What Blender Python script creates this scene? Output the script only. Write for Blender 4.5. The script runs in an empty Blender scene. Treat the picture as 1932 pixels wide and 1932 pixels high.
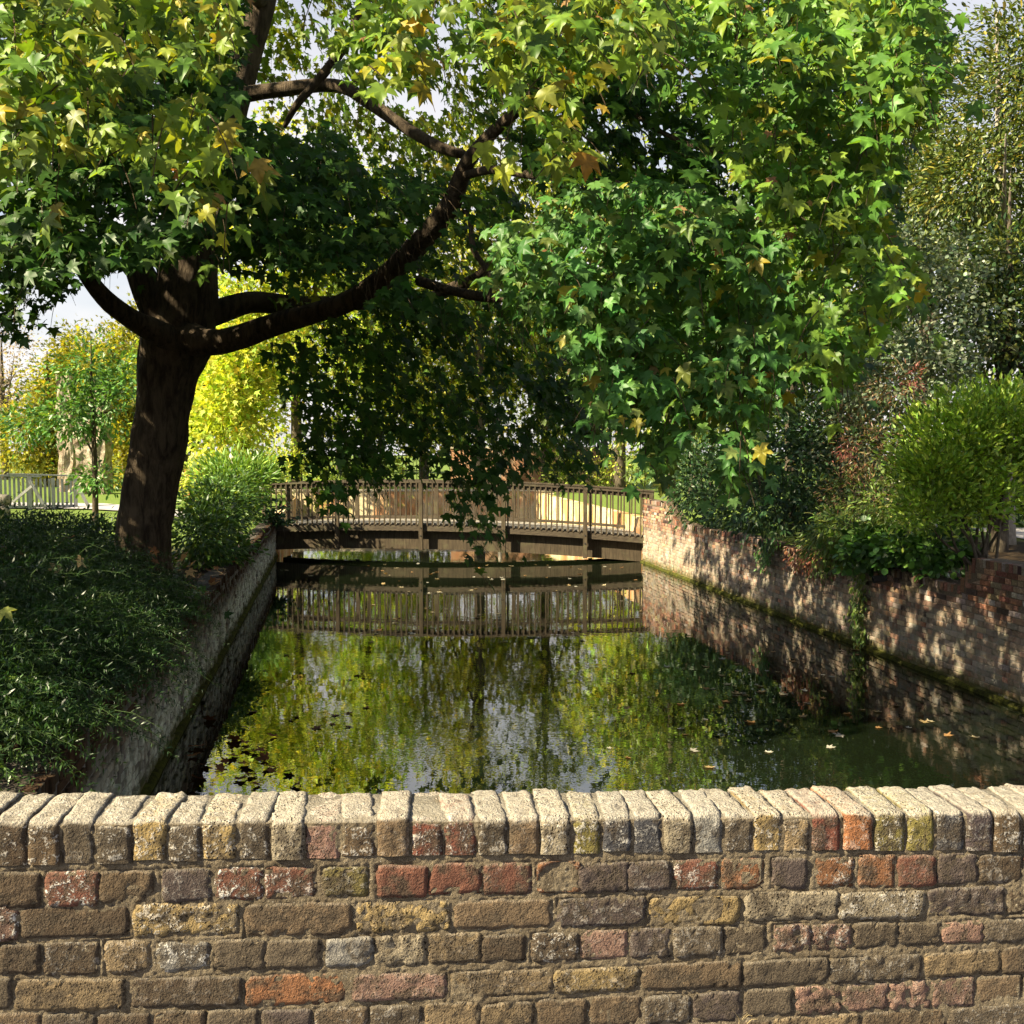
import bpy, math, random
import numpy as np
from mathutils import Vector, Matrix, Quaternion, noise

R = math.radians
rng = np.random.default_rng(11)
random.seed(11)
sc = bpy.context.scene
col = sc.collection

# ------------------------------------------------------------------ camera, world, sun, exposure
CAM = np.array([0.0, 0.0, 3.0])
PITCH = R(3.43)
FPX = 1937.0            # focal length for a 1932 px wide frame
cam_d = bpy.data.cameras.new('camera')
cam_d.sensor_width = 36
cam_d.lens = 36 * FPX / 1932
cam_d.clip_start = 0.05
cam_d.clip_end = 3000
cam = bpy.data.objects.new('camera', cam_d)
cam.location = CAM
cam.rotation_euler = (R(90) - PITCH, 0, 0)
col.objects.link(cam)
sc.camera = cam

SUN_EL, SUN_AZ = R(38), math.atan2(-0.88, -0.42)      # azimuth: angle from +Y towards +X
sdir = Vector((math.cos(SUN_EL) * math.sin(SUN_AZ), math.cos(SUN_EL) * math.cos(SUN_AZ), math.sin(SUN_EL)))
world = bpy.data.worlds.new('World')
sc.world = world
world.use_nodes = True
wn = world.node_tree
for n in list(wn.nodes):
    wn.nodes.remove(n)
sky = wn.nodes.new('ShaderNodeTexSky')
sky.sky_type = 'NISHITA'
sky.sun_disc = False
sky.sun_elevation = SUN_EL
sky.sun_rotation = SUN_AZ
sky.air_density = 1.0
sky.dust_density = 1.5
sky.ozone_density = 1.0
bg = wn.nodes.new('ShaderNodeBackground')
bg.inputs['Strength'].default_value = 0.05
wo = wn.nodes.new('ShaderNodeOutputWorld')
wtc = wn.nodes.new('ShaderNodeTexCoord')           # pale hazy cloud low down all round, clearer overhead
wmp = wn.nodes.new('ShaderNodeMapping'); wmp.inputs['Scale'].default_value = (1.6, 1.6, 4.0)
wnz = wn.nodes.new('ShaderNodeTexNoise'); wnz.inputs['Scale'].default_value = 2.2; wnz.inputs['Detail'].default_value = 6
wrg = wn.nodes.new('ShaderNodeMapRange'); wrg.inputs[1].default_value = 0.34; wrg.inputs[2].default_value = 0.56; wrg.inputs[3].default_value = 0.35
wsp = wn.nodes.new('ShaderNodeSeparateXYZ')
wrz = wn.nodes.new('ShaderNodeMapRange'); wrz.inputs[1].default_value = 0.2; wrz.inputs[2].default_value = 0.6; wrz.inputs[3].default_value = 1.0; wrz.inputs[4].default_value = 0.12
wml = wn.nodes.new('ShaderNodeMath'); wml.operation = 'MULTIPLY'
wmx = wn.nodes.new('ShaderNodeMix'); wmx.data_type = 'RGBA'; wmx.inputs[7].default_value = (6.6, 6.35, 6.3, 1)
wn.links.new(wtc.outputs['Generated'], wmp.inputs[0]); wn.links.new(wmp.outputs[0], wnz.inputs['Vector'])
wn.links.new(wtc.outputs['Generated'], wsp.inputs[0]); wn.links.new(wsp.outputs[2], wrz.inputs[0])
wn.links.new(wnz.outputs['Fac'], wrg.inputs[0]); wn.links.new(wrg.outputs[0], wml.inputs[0]); wn.links.new(wrz.outputs[0], wml.inputs[1])
wn.links.new(wml.outputs[0], wmx.inputs[0])
wn.links.new(sky.outputs[0], wmx.inputs[6])
wn.links.new(wmx.outputs[2], bg.inputs[0])
wn.links.new(bg.outputs[0], wo.inputs[0])

sun_d = bpy.data.lights.new('sun', 'SUN')
sun_d.energy = 5.0
sun_d.angle = R(0.5)
sun_d.color = (1.0, 0.87, 0.6)
sun = bpy.data.objects.new('sun', sun_d)
sun.rotation_euler = sdir.to_track_quat('Z', 'Y').to_euler()
sun.location = (-20, -10, 30)
col.objects.link(sun)

sc.view_settings.view_transform = 'Standard'
sc.view_settings.look = 'None'
sc.view_settings.exposure = 1.75
sc.view_settings.gamma = 1.0
sc.view_settings.use_curve_mapping = False
sc.cycles.max_bounces = 5
sc.cycles.diffuse_bounces = 2
sc.cycles.glossy_bounces = 3
sc.cycles.transmission_bounces = 3
sc.cycles.transparent_max_bounces = 4
sc.cycles.caustics_reflective = False
sc.cycles.caustics_refractive = False
sc.cycles.use_denoising = True
sc.cycles.use_adaptive_sampling = True
sc.cycles.adaptive_threshold = 0.02

# ------------------------------------------------------------------ measuring helpers
_fwd = np.array([0, math.cos(PITCH), -math.sin(PITCH)])
_up = np.array([0, math.sin(PITCH), math.cos(PITCH)])

def ray(u, v):
    return np.array([1.0, 0, 0]) * ((u - 966) / FPX) + _up * ((966 - v) / FPX) + _fwd

def at(u, v, d):
    """survey point: sight line (u, v) met at distance d along the ground"""
    r = ray(u, v)
    return CAM + r * (d / r[1])

def project(P):
    Q = np.asarray(P, float) - CAM
    dep = Q @ _fwd
    dep = np.where(np.abs(dep) < 1e-6, 1e-6, dep)
    return 966 + FPX * Q[:, 0] / dep, 966 - FPX * (Q @ _up) / dep, dep

def inpoly(u, v, poly):
    u = np.asarray(u); v = np.asarray(v)
    res = np.zeros(u.shape, bool)
    n = len(poly)
    j = n - 1
    for i in range(n):
        xi, yi = poly[i]; xj, yj = poly[j]
        c = ((yi > v) != (yj > v)) & (u < (xj - xi) * (v - yi) / (yj - yi + 1e-12) + xi)
        res ^= c
        j = i
    return res

# ------------------------------------------------------------------ object helpers
def tag(o, label=None, cat=None, group=None, kind=None):
    if label: o['label'] = label
    if cat: o['category'] = cat
    if group: o['group'] = group
    if kind: o['kind'] = kind
    return o

def empty(name, loc=(0, 0, 0), rz=0.0):
    o = bpy.data.objects.new(name, None)
    o.location = loc
    o.rotation_euler = (0, 0, rz)
    o.empty_display_size = 0.2
    col.objects.link(o)
    return o

def add(name, me, mat=None, parent=None):
    o = bpy.data.objects.new(name, me)
    if mat is not None and len(me.materials) == 0:
        me.materials.append(mat)
    col.objects.link(o)
    if parent is not None:
        o.parent = parent
    return o

def smooth(me):
    me.polygons.foreach_set('use_smooth', np.ones(len(me.polygons), bool))
    return me

def tri_mesh(name, V, T, C=None):
    me = bpy.data.meshes.new(name)
    nv, nt = len(V), len(T)
    me.vertices.add(nv)
    me.vertices.foreach_set('co', np.ascontiguousarray(V, np.float32).ravel())
    me.loops.add(nt * 3)
    me.loops.foreach_set('vertex_index', np.ascontiguousarray(T, np.int32).ravel())
    me.polygons.add(nt)
    me.polygons.foreach_set('loop_start', np.arange(0, nt * 3, 3, dtype=np.int32))
    me.update(calc_edges=True)
    if C is not None:
        a = me.color_attributes.new('Col', 'FLOAT_COLOR', 'POINT')
        c4 = np.ones((nv, 4), np.float32)
        c4[:, :3] = C
        a.data.foreach_set('color', c4.ravel())
    return me

class MB:
    """collects boxes, bars and tubes into one mesh"""
    def __init__(s):
        s.v = []; s.f = []
    def quadbox(s, pts8):
        b = len(s.v)
        s.v += [tuple(p) for p in pts8]
        for f in ((0, 3, 2, 1), (4, 5, 6, 7), (0, 1, 5, 4), (1, 2, 6, 5), (2, 3, 7, 6), (3, 0, 4, 7)):
            s.f.append(tuple(b + i for i in f))
        return s
    def box(s, x0, x1, y0, y1, z0, z1):
        return s.quadbox([(x0, y0, z0), (x1, y0, z0), (x1, y1, z0), (x0, y1, z0), (x0, y0, z1), (x1, y0, z1), (x1, y1, z1), (x0, y1, z1)])
    def bar(s, a, b, w, h, up=(0, 0, 1)):
        a = Vector(a); b = Vector(b)
        d = (b - a).normalized()
        side = d.cross(Vector(up))
        if side.length < 1e-4: side = d.cross(Vector((0, 1, 0)))
        side.normalize()
        u = side.cross(d)
        p = []
        for q in (a, b):
            for i, j in ((-1, -1), (1, -1), (1, 1), (-1, 1)):
                p.append(q + side * (w / 2 * i) + u * (h / 2 * j))
        b0 = len(s.v)
        s.v += [tuple(x) for x in p]
        for f in ((0, 1, 2, 3), (7, 6, 5, 4), (0, 4, 5, 1), (1, 5, 6, 2), (2, 6, 7, 3), (3, 7, 4, 0)):
            s.f.append(tuple(b0 + i for i in f))
        return s
    def tube(s, pts, rad, k=8, rough=0.0, cap=True, nscale=1.5, ridge=0.0):
        pts = [Vector(p) for p in pts]
        n = len(pts)
        b0 = len(s.v)
        ref = Vector((0.31, 0.17, 0.93)).normalized()
        prev = None
        for i, p in enumerate(pts):
            d = (pts[min(i + 1, n - 1)] - pts[max(i - 1, 0)]).normalized()
            if prev is None:
                x = d.cross(Vector((0, 1, 0)))
                if x.length < 0.2: x = d.cross(Vector((1, 0, 0)))
                x.normalize()
            else:
                x = (prev - d * prev.dot(d)).normalized()
            prev = x
            y = d.cross(x)
            for j in range(k):
                a = 2 * math.pi * j / k
                r = rad[i]
                dirv = x * math.cos(a) + y * math.sin(a)
                if rough:
                    q = p + dirv * r
                    r *= 1 + rough * (noise.noise(q * nscale) + 0.5 * noise.noise(q * nscale * 2.7))
                if ridge:
                    r *= 1 + ridge * (noise.noise(Vector((math.cos(a) * 4.5, math.sin(a) * 4.5, p.z * 0.7))) + 0.6 * noise.noise(Vector((math.cos(a) * 11, math.sin(a) * 11, p.z * 1.8))))
                s.v.append(tuple(p + dirv * r))
        for i in range(n - 1):
            for j in range(k):
                a = b0 + i * k + j; b = b0 + i * k + (j + 1) % k
                s.f.append((a, b, b + k, a + k))
        if cap:
            s.f.append(tuple(b0 + j for j in reversed(range(k))))
            s.f.append(tuple(b0 + (n - 1) * k + j for j in range(k)))
        return s
    def mesh(s, name, smooth_=False):
        me = bpy.data.meshes.new(name)
        me.from_pydata(s.v, [], s.f)
        me.update()
        if smooth_: smooth(me)
        return me
    def build(s, name, mat, parent=None, smooth_=False):
        return add(name, s.mesh(name, smooth_), mat, parent)

def spline(pts, rad, per=5):
    """Catmull-Rom through points, with interpolated radii"""
    pts = [np.array(p, float) for p in pts]
    P = [2 * pts[0] - pts[1]] + pts + [2 * pts[-1] - pts[-2]]
    out = []; ro = []
    for i in range(1, len(P) - 2):
        for k in range(per):
            t = k / per
            a, b, c, d = P[i - 1], P[i], P[i + 1], P[i + 2]
            out.append(0.5 * ((2 * b) + (-a + c) * t + (2 * a - 5 * b + 4 * c - d) * t * t + (-a + 3 * b - 3 * c + d) * t ** 3))
            ro.append(rad[i - 1] * (1 - t) + rad[i] * t)
    out.append(pts[-1]); ro.append(rad[-1])
    return out, ro

# ------------------------------------------------------------------ materials
class NT:
    def __init__(s, name):
        s.m = bpy.data.materials.new(name)
        s.m.use_nodes = True
        s.t = s.m.node_tree
        for n in list(s.t.nodes): s.t.nodes.remove(n)
        s.out = s.t.nodes.new('ShaderNodeOutputMaterial')
    def n(s, typ, **kw):
        x = s.t.nodes.new('ShaderNode' + typ)
        for k, v in kw.items(): setattr(x, k, v)
        return x
    def l(s, a, b): s.t.links.new(a, b)
    def set(s, sock, val):
        if isinstance(val, bpy.types.NodeSocket): s.l(val, sock)
        else: sock.default_value = val
    def math(s, op, a, b=0.0, c=None, clamp=False):
        x = s.n('Math', operation=op, use_clamp=clamp)
        s.set(x.inputs[0], a); s.set(x.inputs[1], b)
        if c is not None: s.set(x.inputs[2], c)
        return x.outputs[0]
    def mix(s, f, a, b, blend='MIX'):
        x = s.n('Mix', data_type='RGBA', blend_type=blend)
        s.set(x.inputs[0], f)
        s.set(x.inputs[6], a if isinstance(a, bpy.types.NodeSocket) else (*a, 1) if len(a) == 3 else a)
        s.set(x.inputs[7], b if isinstance(b, bpy.types.NodeSocket) else (*b, 1) if len(b) == 3 else b)
        return x.outputs[2]
    def noise(s, vec, scale, detail=4, rough=0.6, dist=0.0):
        x = s.n('TexNoise')
        if vec is not None: s.l(vec, x.inputs['Vector'])
        x.inputs['Scale'].default_value = scale
        x.inputs['Detail'].default_value = detail
        x.inputs['Roughness'].default_value = rough
        x.inputs['Distortion'].default_value = dist
        return x.outputs['Fac']
    def vor(s, vec, scale, feature='F1'):
        x = s.n('TexVoronoi', feature=feature)
        if vec is not None: s.l(vec, x.inputs['Vector'])
        x.inputs['Scale'].default_value = scale
        return x.outputs['Distance']
    def ramp(s, f, a, b, lo=0.0, hi=1.0):
        x = s.n('MapRange', interpolation_type='SMOOTHSTEP')
        s.set(x.inputs[0], f)
        x.inputs[1].default_value = a; x.inputs[2].default_value = b
        x.inputs[3].default_value = lo; x.inputs[4].default_value = hi
        return x.outputs[0]
    def bump(s, h, dist, strength=1.0, normal=None):
        x = s.n('Bump')
        x.inputs['Strength'].default_value = strength
        x.inputs['Distance'].default_value = dist
        s.l(h, x.inputs['Height'])
        if normal is not None: s.l(normal, x.inputs['Normal'])
        return x.outputs[0]
    def pbr(s, base, rough=0.8, spec=0.3, normal=None, **kw):
        x = s.n('BsdfPrincipled')
        s.set(x.inputs['Base Color'], base if isinstance(base, bpy.types.NodeSocket) else (*base, 1))
        s.set(x.inputs['Roughness'], rough)
        s.set(x.inputs['Specular IOR Level'], spec)
        for k, v in kw.items(): s.set(x.inputs[k], v)
        if normal is not None: s.l(normal, x.inputs['Normal'])
        return x.outputs[0]
    def done(s, sh):
        s.l(sh, s.out.inputs[0])
        return s.m
    def pos(s): return s.n('NewGeometry').outputs['Position']
    def source(s, src):
        if src == 'obj': return s.n('ObjectInfo').outputs['Color']
        a = s.n('Attribute', attribute_name='Col'); return a.outputs['Color']
    def prop(s, name):
        return s.n('Attribute', attribute_type='OBJECT', attribute_name=name).outputs['Fac']
    def scaled(s, vec, xyz):
        m = s.n('Mapping'); s.l(vec, m.inputs[0]); m.inputs['Scale'].default_value = xyz
        return m.outputs[0]

def leaf_mat(name, src, transl=0.42, rough=0.42, spec=0.22, tint=(1.5, 1.25, 0.35), mottle=False):
    t = NT(name)
    c2 = c = t.source(src)
    if mottle:
        c2 = t.mix(t.ramp(t.noise(t.pos(), 28, 1), 0.3, 0.75), c, t.mix(1.0, c, (0.62, 0.66, 0.6), 'MULTIPLY'))
    bsdf = t.pbr(c2, rough, spec)
    tr = t.n('BsdfTranslucent')
    t.l(t.mix(1.0, c2, tint, 'MULTIPLY'), tr.inputs[0])
    m = t.n('MixShader')
    m.inputs[0].default_value = transl
    t.l(bsdf, m.inputs[1]); t.l(tr.outputs[0], m.inputs[2])
    return t.done(m.outputs[0])

def front_brick_mat():
    t = NT('old_brick')
    oi = t.n('ObjectInfo')
    p = t.pos()
    base = oi.outputs['Color']
    n1 = t.noise(p, 42, 4, 0.75)
    n2 = t.noise(p, 170, 3, 0.7)
    n3 = t.noise(p, 17, 3, 0.7, 0.5)
    # fired skin, sooty patches, exposed paler body
    soot = t.mix(t.ramp(n2, 0.35, 0.65), (0.085, 0.066, 0.046), (0.045, 0.036, 0.027))
    c = t.mix(t.ramp(n3, 0.42, 0.62, 0.0, 0.85), base, soot)
    c = t.mix(t.ramp(n1, 0.54, 0.68, 0, 0.75), c, t.mix(1.0, base, (1.75, 1.7, 1.6), 'MULTIPLY'))
    c = t.mix(t.ramp(n2, 0.5, 0.7, 0, 0.5), c, t.mix(1.0, c, (0.45, 0.43, 0.42), 'MULTIPLY'))
    v = t.vor(p, 120)
    pits = t.math('MULTIPLY', t.math('MULTIPLY', t.ramp(v, 0.14, 0.32, 1, 0), t.ramp(n3, 0.38, 0.56)), t.prop('pits'))
    # lichen: ragged crusts plus grit
    crust = t.math('MULTIPLY', t.ramp(t.math('ADD', t.math('MULTIPLY', n1, 0.65), t.math('MULTIPLY', n2, 0.4)), 0.545, 0.6), t.prop('lichen'))
    grit = t.math('MULTIPLY', t.ramp(t.vor(p, 230), 0.1, 0.2, 1, 0), t.ramp(n1, 0.5, 0.6, 0, 0.6))
    lich = t.math('MAXIMUM', crust, grit)
    geo = t.n('NewGeometry')
    sepn = t.n('SeparateXYZ'); t.l(geo.outputs['Normal'], sepn.inputs[0])
    tl = t.math('MULTIPLY', t.ramp(sepn.outputs[2], 0.3, 0.8), t.math('MULTIPLY', t.ramp(n1, 0.3, 0.55, 0.35, 0.95), t.prop('bleach')))
    c = t.mix(tl, c, t.mix(t.ramp(n2, 0.35, 0.65), t.mix(0.25, (0.5, 0.45, 0.36), base), (0.33, 0.3, 0.255)))
    c = t.mix(lich, c, (0.5, 0.47, 0.42))
    c = t.mix(pits, c, (0.035, 0.024, 0.015))
    h = t.math('ADD', t.math('MULTIPLY', n1, 1.0), t.math('MULTIPLY', n2, 0.5))
    h = t.math('SUBTRACT', h, t.math('MULTIPLY', pits, 1.6))
    h = t.math('ADD', h, t.math('MULTIPLY', lich, 0.25))
    return t.done(t.pbr(c, 0.94, 0.1, normal=t.bump(h, 0.013, 1.0)))

def mortar_mat(name, a=(0.2, 0.162, 0.11), b=(0.115, 0.09, 0.06), speck=0.75, sc_=1.0):
    t = NT(name)
    p = t.pos()
    n1 = t.noise(p, 20 * sc_, 5, 0.7)
    n2 = t.noise(p, 120 * sc_, 4, 0.7)
    c = t.mix(t.ramp(n1, 0.35, 0.65), a, b)
    c = t.mix(t.ramp(n2, 0.55, 0.75, 0, 0.6), c, (0.22, 0.18, 0.12))
    sp = t.math('MULTIPLY', t.ramp(t.vor(p, 170 * sc_), 0.1, 0.22, 1, 0), t.ramp(t.noise(p, 60 * sc_, 2), 0.5, 0.6))
    c = t.mix(t.math('MULTIPLY', sp, speck), c, (0.6, 0.56, 0.48))
    geo = t.n('NewGeometry')
    sepn = t.n('SeparateXYZ'); t.l(geo.outputs['Normal'], sepn.inputs[0])
    tl = t.math('MULTIPLY', t.ramp(sepn.outputs[2], 0.35, 0.85), t.ramp(n1, 0.3, 0.6, 0.3, 0.95))
    c = t.mix(tl, c, (0.3, 0.27, 0.22))
    h = t.math('ADD', t.math('MULTIPLY', n1, 0.8), n2)
    return t.done(t.pbr(c, 0.95, 0.1, normal=t.bump(h, 0.014 / sc_, 1.0)))

def canal_brick_mat(name, src, lime=(0.46, 0.42, 0.39), lime_amt=0.8, lo=0.1, hi=1.0, dark_top=None):
    """brick with lime bloom in a band above the water, algae at the foot"""
    t = NT(name)
    base = t.source(src)
    p = t.pos()
    sep = t.n('SeparateXYZ'); t.l(p, sep.inputs[0])
    z = sep.outputs[2]
    n1 = t.noise(p, 9, 5, 0.7)
    n2 = t.noise(p, 45, 4, 0.7)
    n3 = t.noise(t.scaled(p, (1, 1, 0.35)), 3.0, 4, 0.65)
    c = t.mix(t.ramp(n2, 0.35, 0.7), base, t.mix(1.0, base, (0.55, 0.5, 0.48), 'MULTIPLY'))
    band = t.math('MULTIPLY', t.ramp(z, lo - 0.1, lo + 0.1), t.ramp(z, hi - 0.35, hi + 0.25, 1, 0))
    f = t.math('MULTIPLY', t.ramp(t.math('ADD', n3, t.math('MULTIPLY', n1, 0.5)), 0.52, 0.8), band)
    c = t.mix(t.math('MULTIPLY', f, lime_amt), c, t.mix(t.ramp(n1, 0.4, 0.65), lime, (0.3, 0.3, 0.22)))
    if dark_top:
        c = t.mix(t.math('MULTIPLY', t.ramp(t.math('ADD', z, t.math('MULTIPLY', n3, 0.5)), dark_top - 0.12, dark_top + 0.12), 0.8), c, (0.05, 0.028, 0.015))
    alg = t.ramp(t.math('ADD', z, t.math('MULTIPLY', n1, -0.35)), -0.2, 0.1, 1, 0)
    c = t.mix(t.math('MULTIPLY', alg, 0.9), c, (0.075, 0.085, 0.016))
    h = t.math('ADD', n2, t.math('MULTIPLY', n1, 0.8))
    return t.done(t.pbr(c, 0.9, 0.15, normal=t.bump(h, 0.012, 0.9)))

def bark_mat(name, a, b, scale=1.0, disp=0.06):
    t = NT(name)
    p = t.pos()
    ps = t.scaled(p, (1, 1, 0.22))
    n1 = t.noise(ps, 13 * scale, 6, 0.72, 0.6)
    n2 = t.noise(ps, 30 * scale, 5, 0.7)
    n3 = t.noise(p, 2.2 * scale, 3)
    c = t.mix(t.ramp(n1, 0.35, 0.65), a, b)
    c = t.mix(t.ramp(n3, 0.5, 0.7, 0, 0.5), c, tuple(x * 1.5 for x in a))
    h = t.math('ADD', n1, t.math('MULTIPLY', n2, 0.6))
    return t.done(t.pbr(c, 0.9, 0.15, normal=t.bump(h, disp, 1.0)))

def wood_mat(name, a, b, axis=2):
    t = NT(name)
    p = t.pos()
    s = [14, 14, 14]; s[axis] = 1.2
    n1 = t.noise(t.scaled(p, s), 2.2, 5, 0.7)
    n2 = t.noise(p, 3, 3)
    c = t.mix(t.ramp(n1, 0.3, 0.7), a, b)
    c = t.mix(t.ramp(n2, 0.5, 0.75, 0, 0.5), c, (0.12, 0.115, 0.06))
    return t.done(t.pbr(c, 0.85, 0.2, normal=t.bump(n1, 0.006, 0.8)))

def plain(name, a, b, scale=6.0, rough=0.9, spec=0.2, bump=0.01):
    t = NT(name)
    p = t.pos()
    n1 = t.noise(p, scale, 5, 0.7)
    n2 = t.noise(p, scale * 7, 4, 0.7)
    c = t.mix(t.ramp(t.math('ADD', t.math('MULTIPLY', n1, 0.65), t.math('MULTIPLY', n2, 0.35)), 0.38, 0.62), a, b)
    return t.done(t.pbr(c, rough, spec, normal=t.bump(n2, bump, 0.9)))

def water_mat():
    t = NT('still_water')
    p = t.pos()
    n1 = t.noise(p, 3.2, 1, 0.5, 0.3)
    n2 = t.noise(p, 15.0, 1, 0.5)
    calm = t.noise(p, 0.35, 2)
    h = t.math('ADD', n1, t.math('MULTIPLY', n2, 0.3))
    h = t.math('MULTIPLY', h, t.ramp(calm, 0.35, 0.65, 0.35, 1.0))
    nb = t.bump(h, 0.0013, 1.0)
    return t.done(t.pbr((0.006, 0.009, 0.004), 0.0, 0.5, normal=nb, IOR=2.8))

M = dict(
    brick=front_brick_mat(),
    mortar=mortar_mat('mortar'),
    cmortar=canal_brick_mat('canal_mortar', 'attr', lime_amt=0.6),
    rbrick_o=canal_brick_mat('canal_brick_piece', 'obj', lime=(0.46, 0.38, 0.3), lime_amt=0.55, hi=1.0),
    rbrick_a=canal_brick_mat('canal_brick_mass', 'attr', lime=(0.46, 0.38, 0.3), lime_amt=0.55, hi=1.0),
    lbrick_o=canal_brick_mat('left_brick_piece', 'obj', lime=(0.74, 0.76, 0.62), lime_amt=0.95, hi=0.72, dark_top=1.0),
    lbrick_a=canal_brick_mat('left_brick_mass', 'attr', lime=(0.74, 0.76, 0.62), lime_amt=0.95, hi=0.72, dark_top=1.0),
    leaf_a=leaf_mat('foliage', 'attr'),
    leaf_o=leaf_mat('leaf_blade', 'obj', mottle=True),
    far_leaf=leaf_mat('distant_foliage', 'attr', 0.45, 0.6, 0.2, (1.4, 1.25, 0.4)),
    shrub=leaf_mat('shrub_foliage', 'attr', 0.28, 0.4, 0.4, (1.3, 1.2, 0.4)),
    dead=leaf_mat('dead_leaf', 'obj', 0.15, 0.7, 0.15, (1.2, 1.0, 0.6)),
    bark=bark_mat('maple_bark', (0.12, 0.09, 0.06), (0.036, 0.026, 0.018)),
    bark2=bark_mat('grey_bark', (0.11, 0.09, 0.065), (0.045, 0.035, 0.024), 2.0, 0.012),
    palebark=bark_mat('pale_bark', (0.34, 0.3, 0.25), (0.2, 0.17, 0.13), 2.0, 0.012),
    twig=plain('twig', (0.1, 0.07, 0.04), (0.05, 0.035, 0.02), 20),
    wood=wood_mat('bridge_timber', (0.095, 0.072, 0.046), (0.04, 0.03, 0.02)),
    woodh=wood_mat('bridge_rail_timber', (0.1, 0.078, 0.054), (0.042, 0.033, 0.024), 0),
    deck=wood_mat('deck_board', (0.33, 0.3, 0.26), (0.22, 0.2, 0.17), 1),
    fence=wood_mat('silver_timber', (0.42, 0.41, 0.41), (0.28, 0.27, 0.27)),
    iron=plain('dark_metal', (0.03, 0.03, 0.032), (0.018, 0.018, 0.02), 10, 0.5, 0.4),
    water=water_mat(),
    moss=plain('moss', (0.085, 0.09, 0.016), (0.028, 0.028, 0.012), 7, 1.0, 0.05, 0.02),
    stone=plain('pale_stone', (0.5, 0.43, 0.33), (0.17, 0.12, 0.08), 3.5, 0.95, 0.1, 0.05),
    orange=wood_mat('orange_timber', (0.4, 0.17, 0.06), (0.24, 0.09, 0.03)),
    cream=plain('cream_paint', (0.62, 0.55, 0.42), (0.5, 0.43, 0.32), 3),
    redbrick=plain('far_brick', (0.42, 0.2, 0.11), (0.5, 0.34, 0.22), 1.6, 0.95, 0.1, 0.02),
    path=plain('pale_path', (0.42, 0.4, 0.4), (0.34, 0.32, 0.31), 3),
    soil=plain('soil', (0.05, 0.032, 0.02), (0.022, 0.015, 0.009), 6, 0.95, 0.1, 0.03),
    greenstem=plain('green_stem', (0.06, 0.1, 0.03), (0.04, 0.07, 0.02), 20),
    dry=plain('dry_straw', (0.42, 0.34, 0.18), (0.3, 0.22, 0.1), 30),
)

def ground_mat():
    t = NT('ground_cover')
    p = t.pos()
    sep = t.n('SeparateXYZ'); t.l(p, sep.inputs[0])
    n1 = t.noise(p, 1.5, 5, 0.7)
    n2 = t.noise(p, 14, 4, 0.7)
    grass = t.mix(t.ramp(n2, 0.35, 0.65), (0.1, 0.17, 0.03), (0.16, 0.2, 0.05))
    soil = t.mix(t.ramp(n2, 0.35, 0.65), (0.055, 0.036, 0.02), (0.025, 0.018, 0.01))
    f = t.ramp(t.math('ADD', sep.outputs[1], t.math('MULTIPLY', n1, 3)), 21, 25)
    c = t.mix(f, soil, grass)
    return t.done(t.pbr(c, 0.95, 0.1, normal=t.bump(n2, 0.03, 0.8)))
M['ground'] = ground_mat()
def endwall_mat():
    t = NT('mossy_cream_brick')
    p = t.pos()
    n1 = t.noise(t.scaled(p, (1, 1, 0.5)), 0.9, 4, 0.6)
    n2 = t.noise(p, 2.6, 4, 0.7)
    n3 = t.noise(p, 14, 3, 0.7)
    c = t.mix(t.ramp(n1, 0.4, 0.6), (0.74, 0.62, 0.4), (0.55, 0.26, 0.12))
    c = t.mix(t.ramp(n2, 0.5, 0.66, 0, 0.9), c, (0.36, 0.4, 0.08))
    c = t.mix(t.ramp(n3, 0.45, 0.7, 0, 0.5), c, (0.3, 0.2, 0.1))
    return t.done(t.pbr(c, 0.95, 0.1, normal=t.bump(n3, 0.02, 0.8)))
M['endwall'] = endwall_mat()

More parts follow.
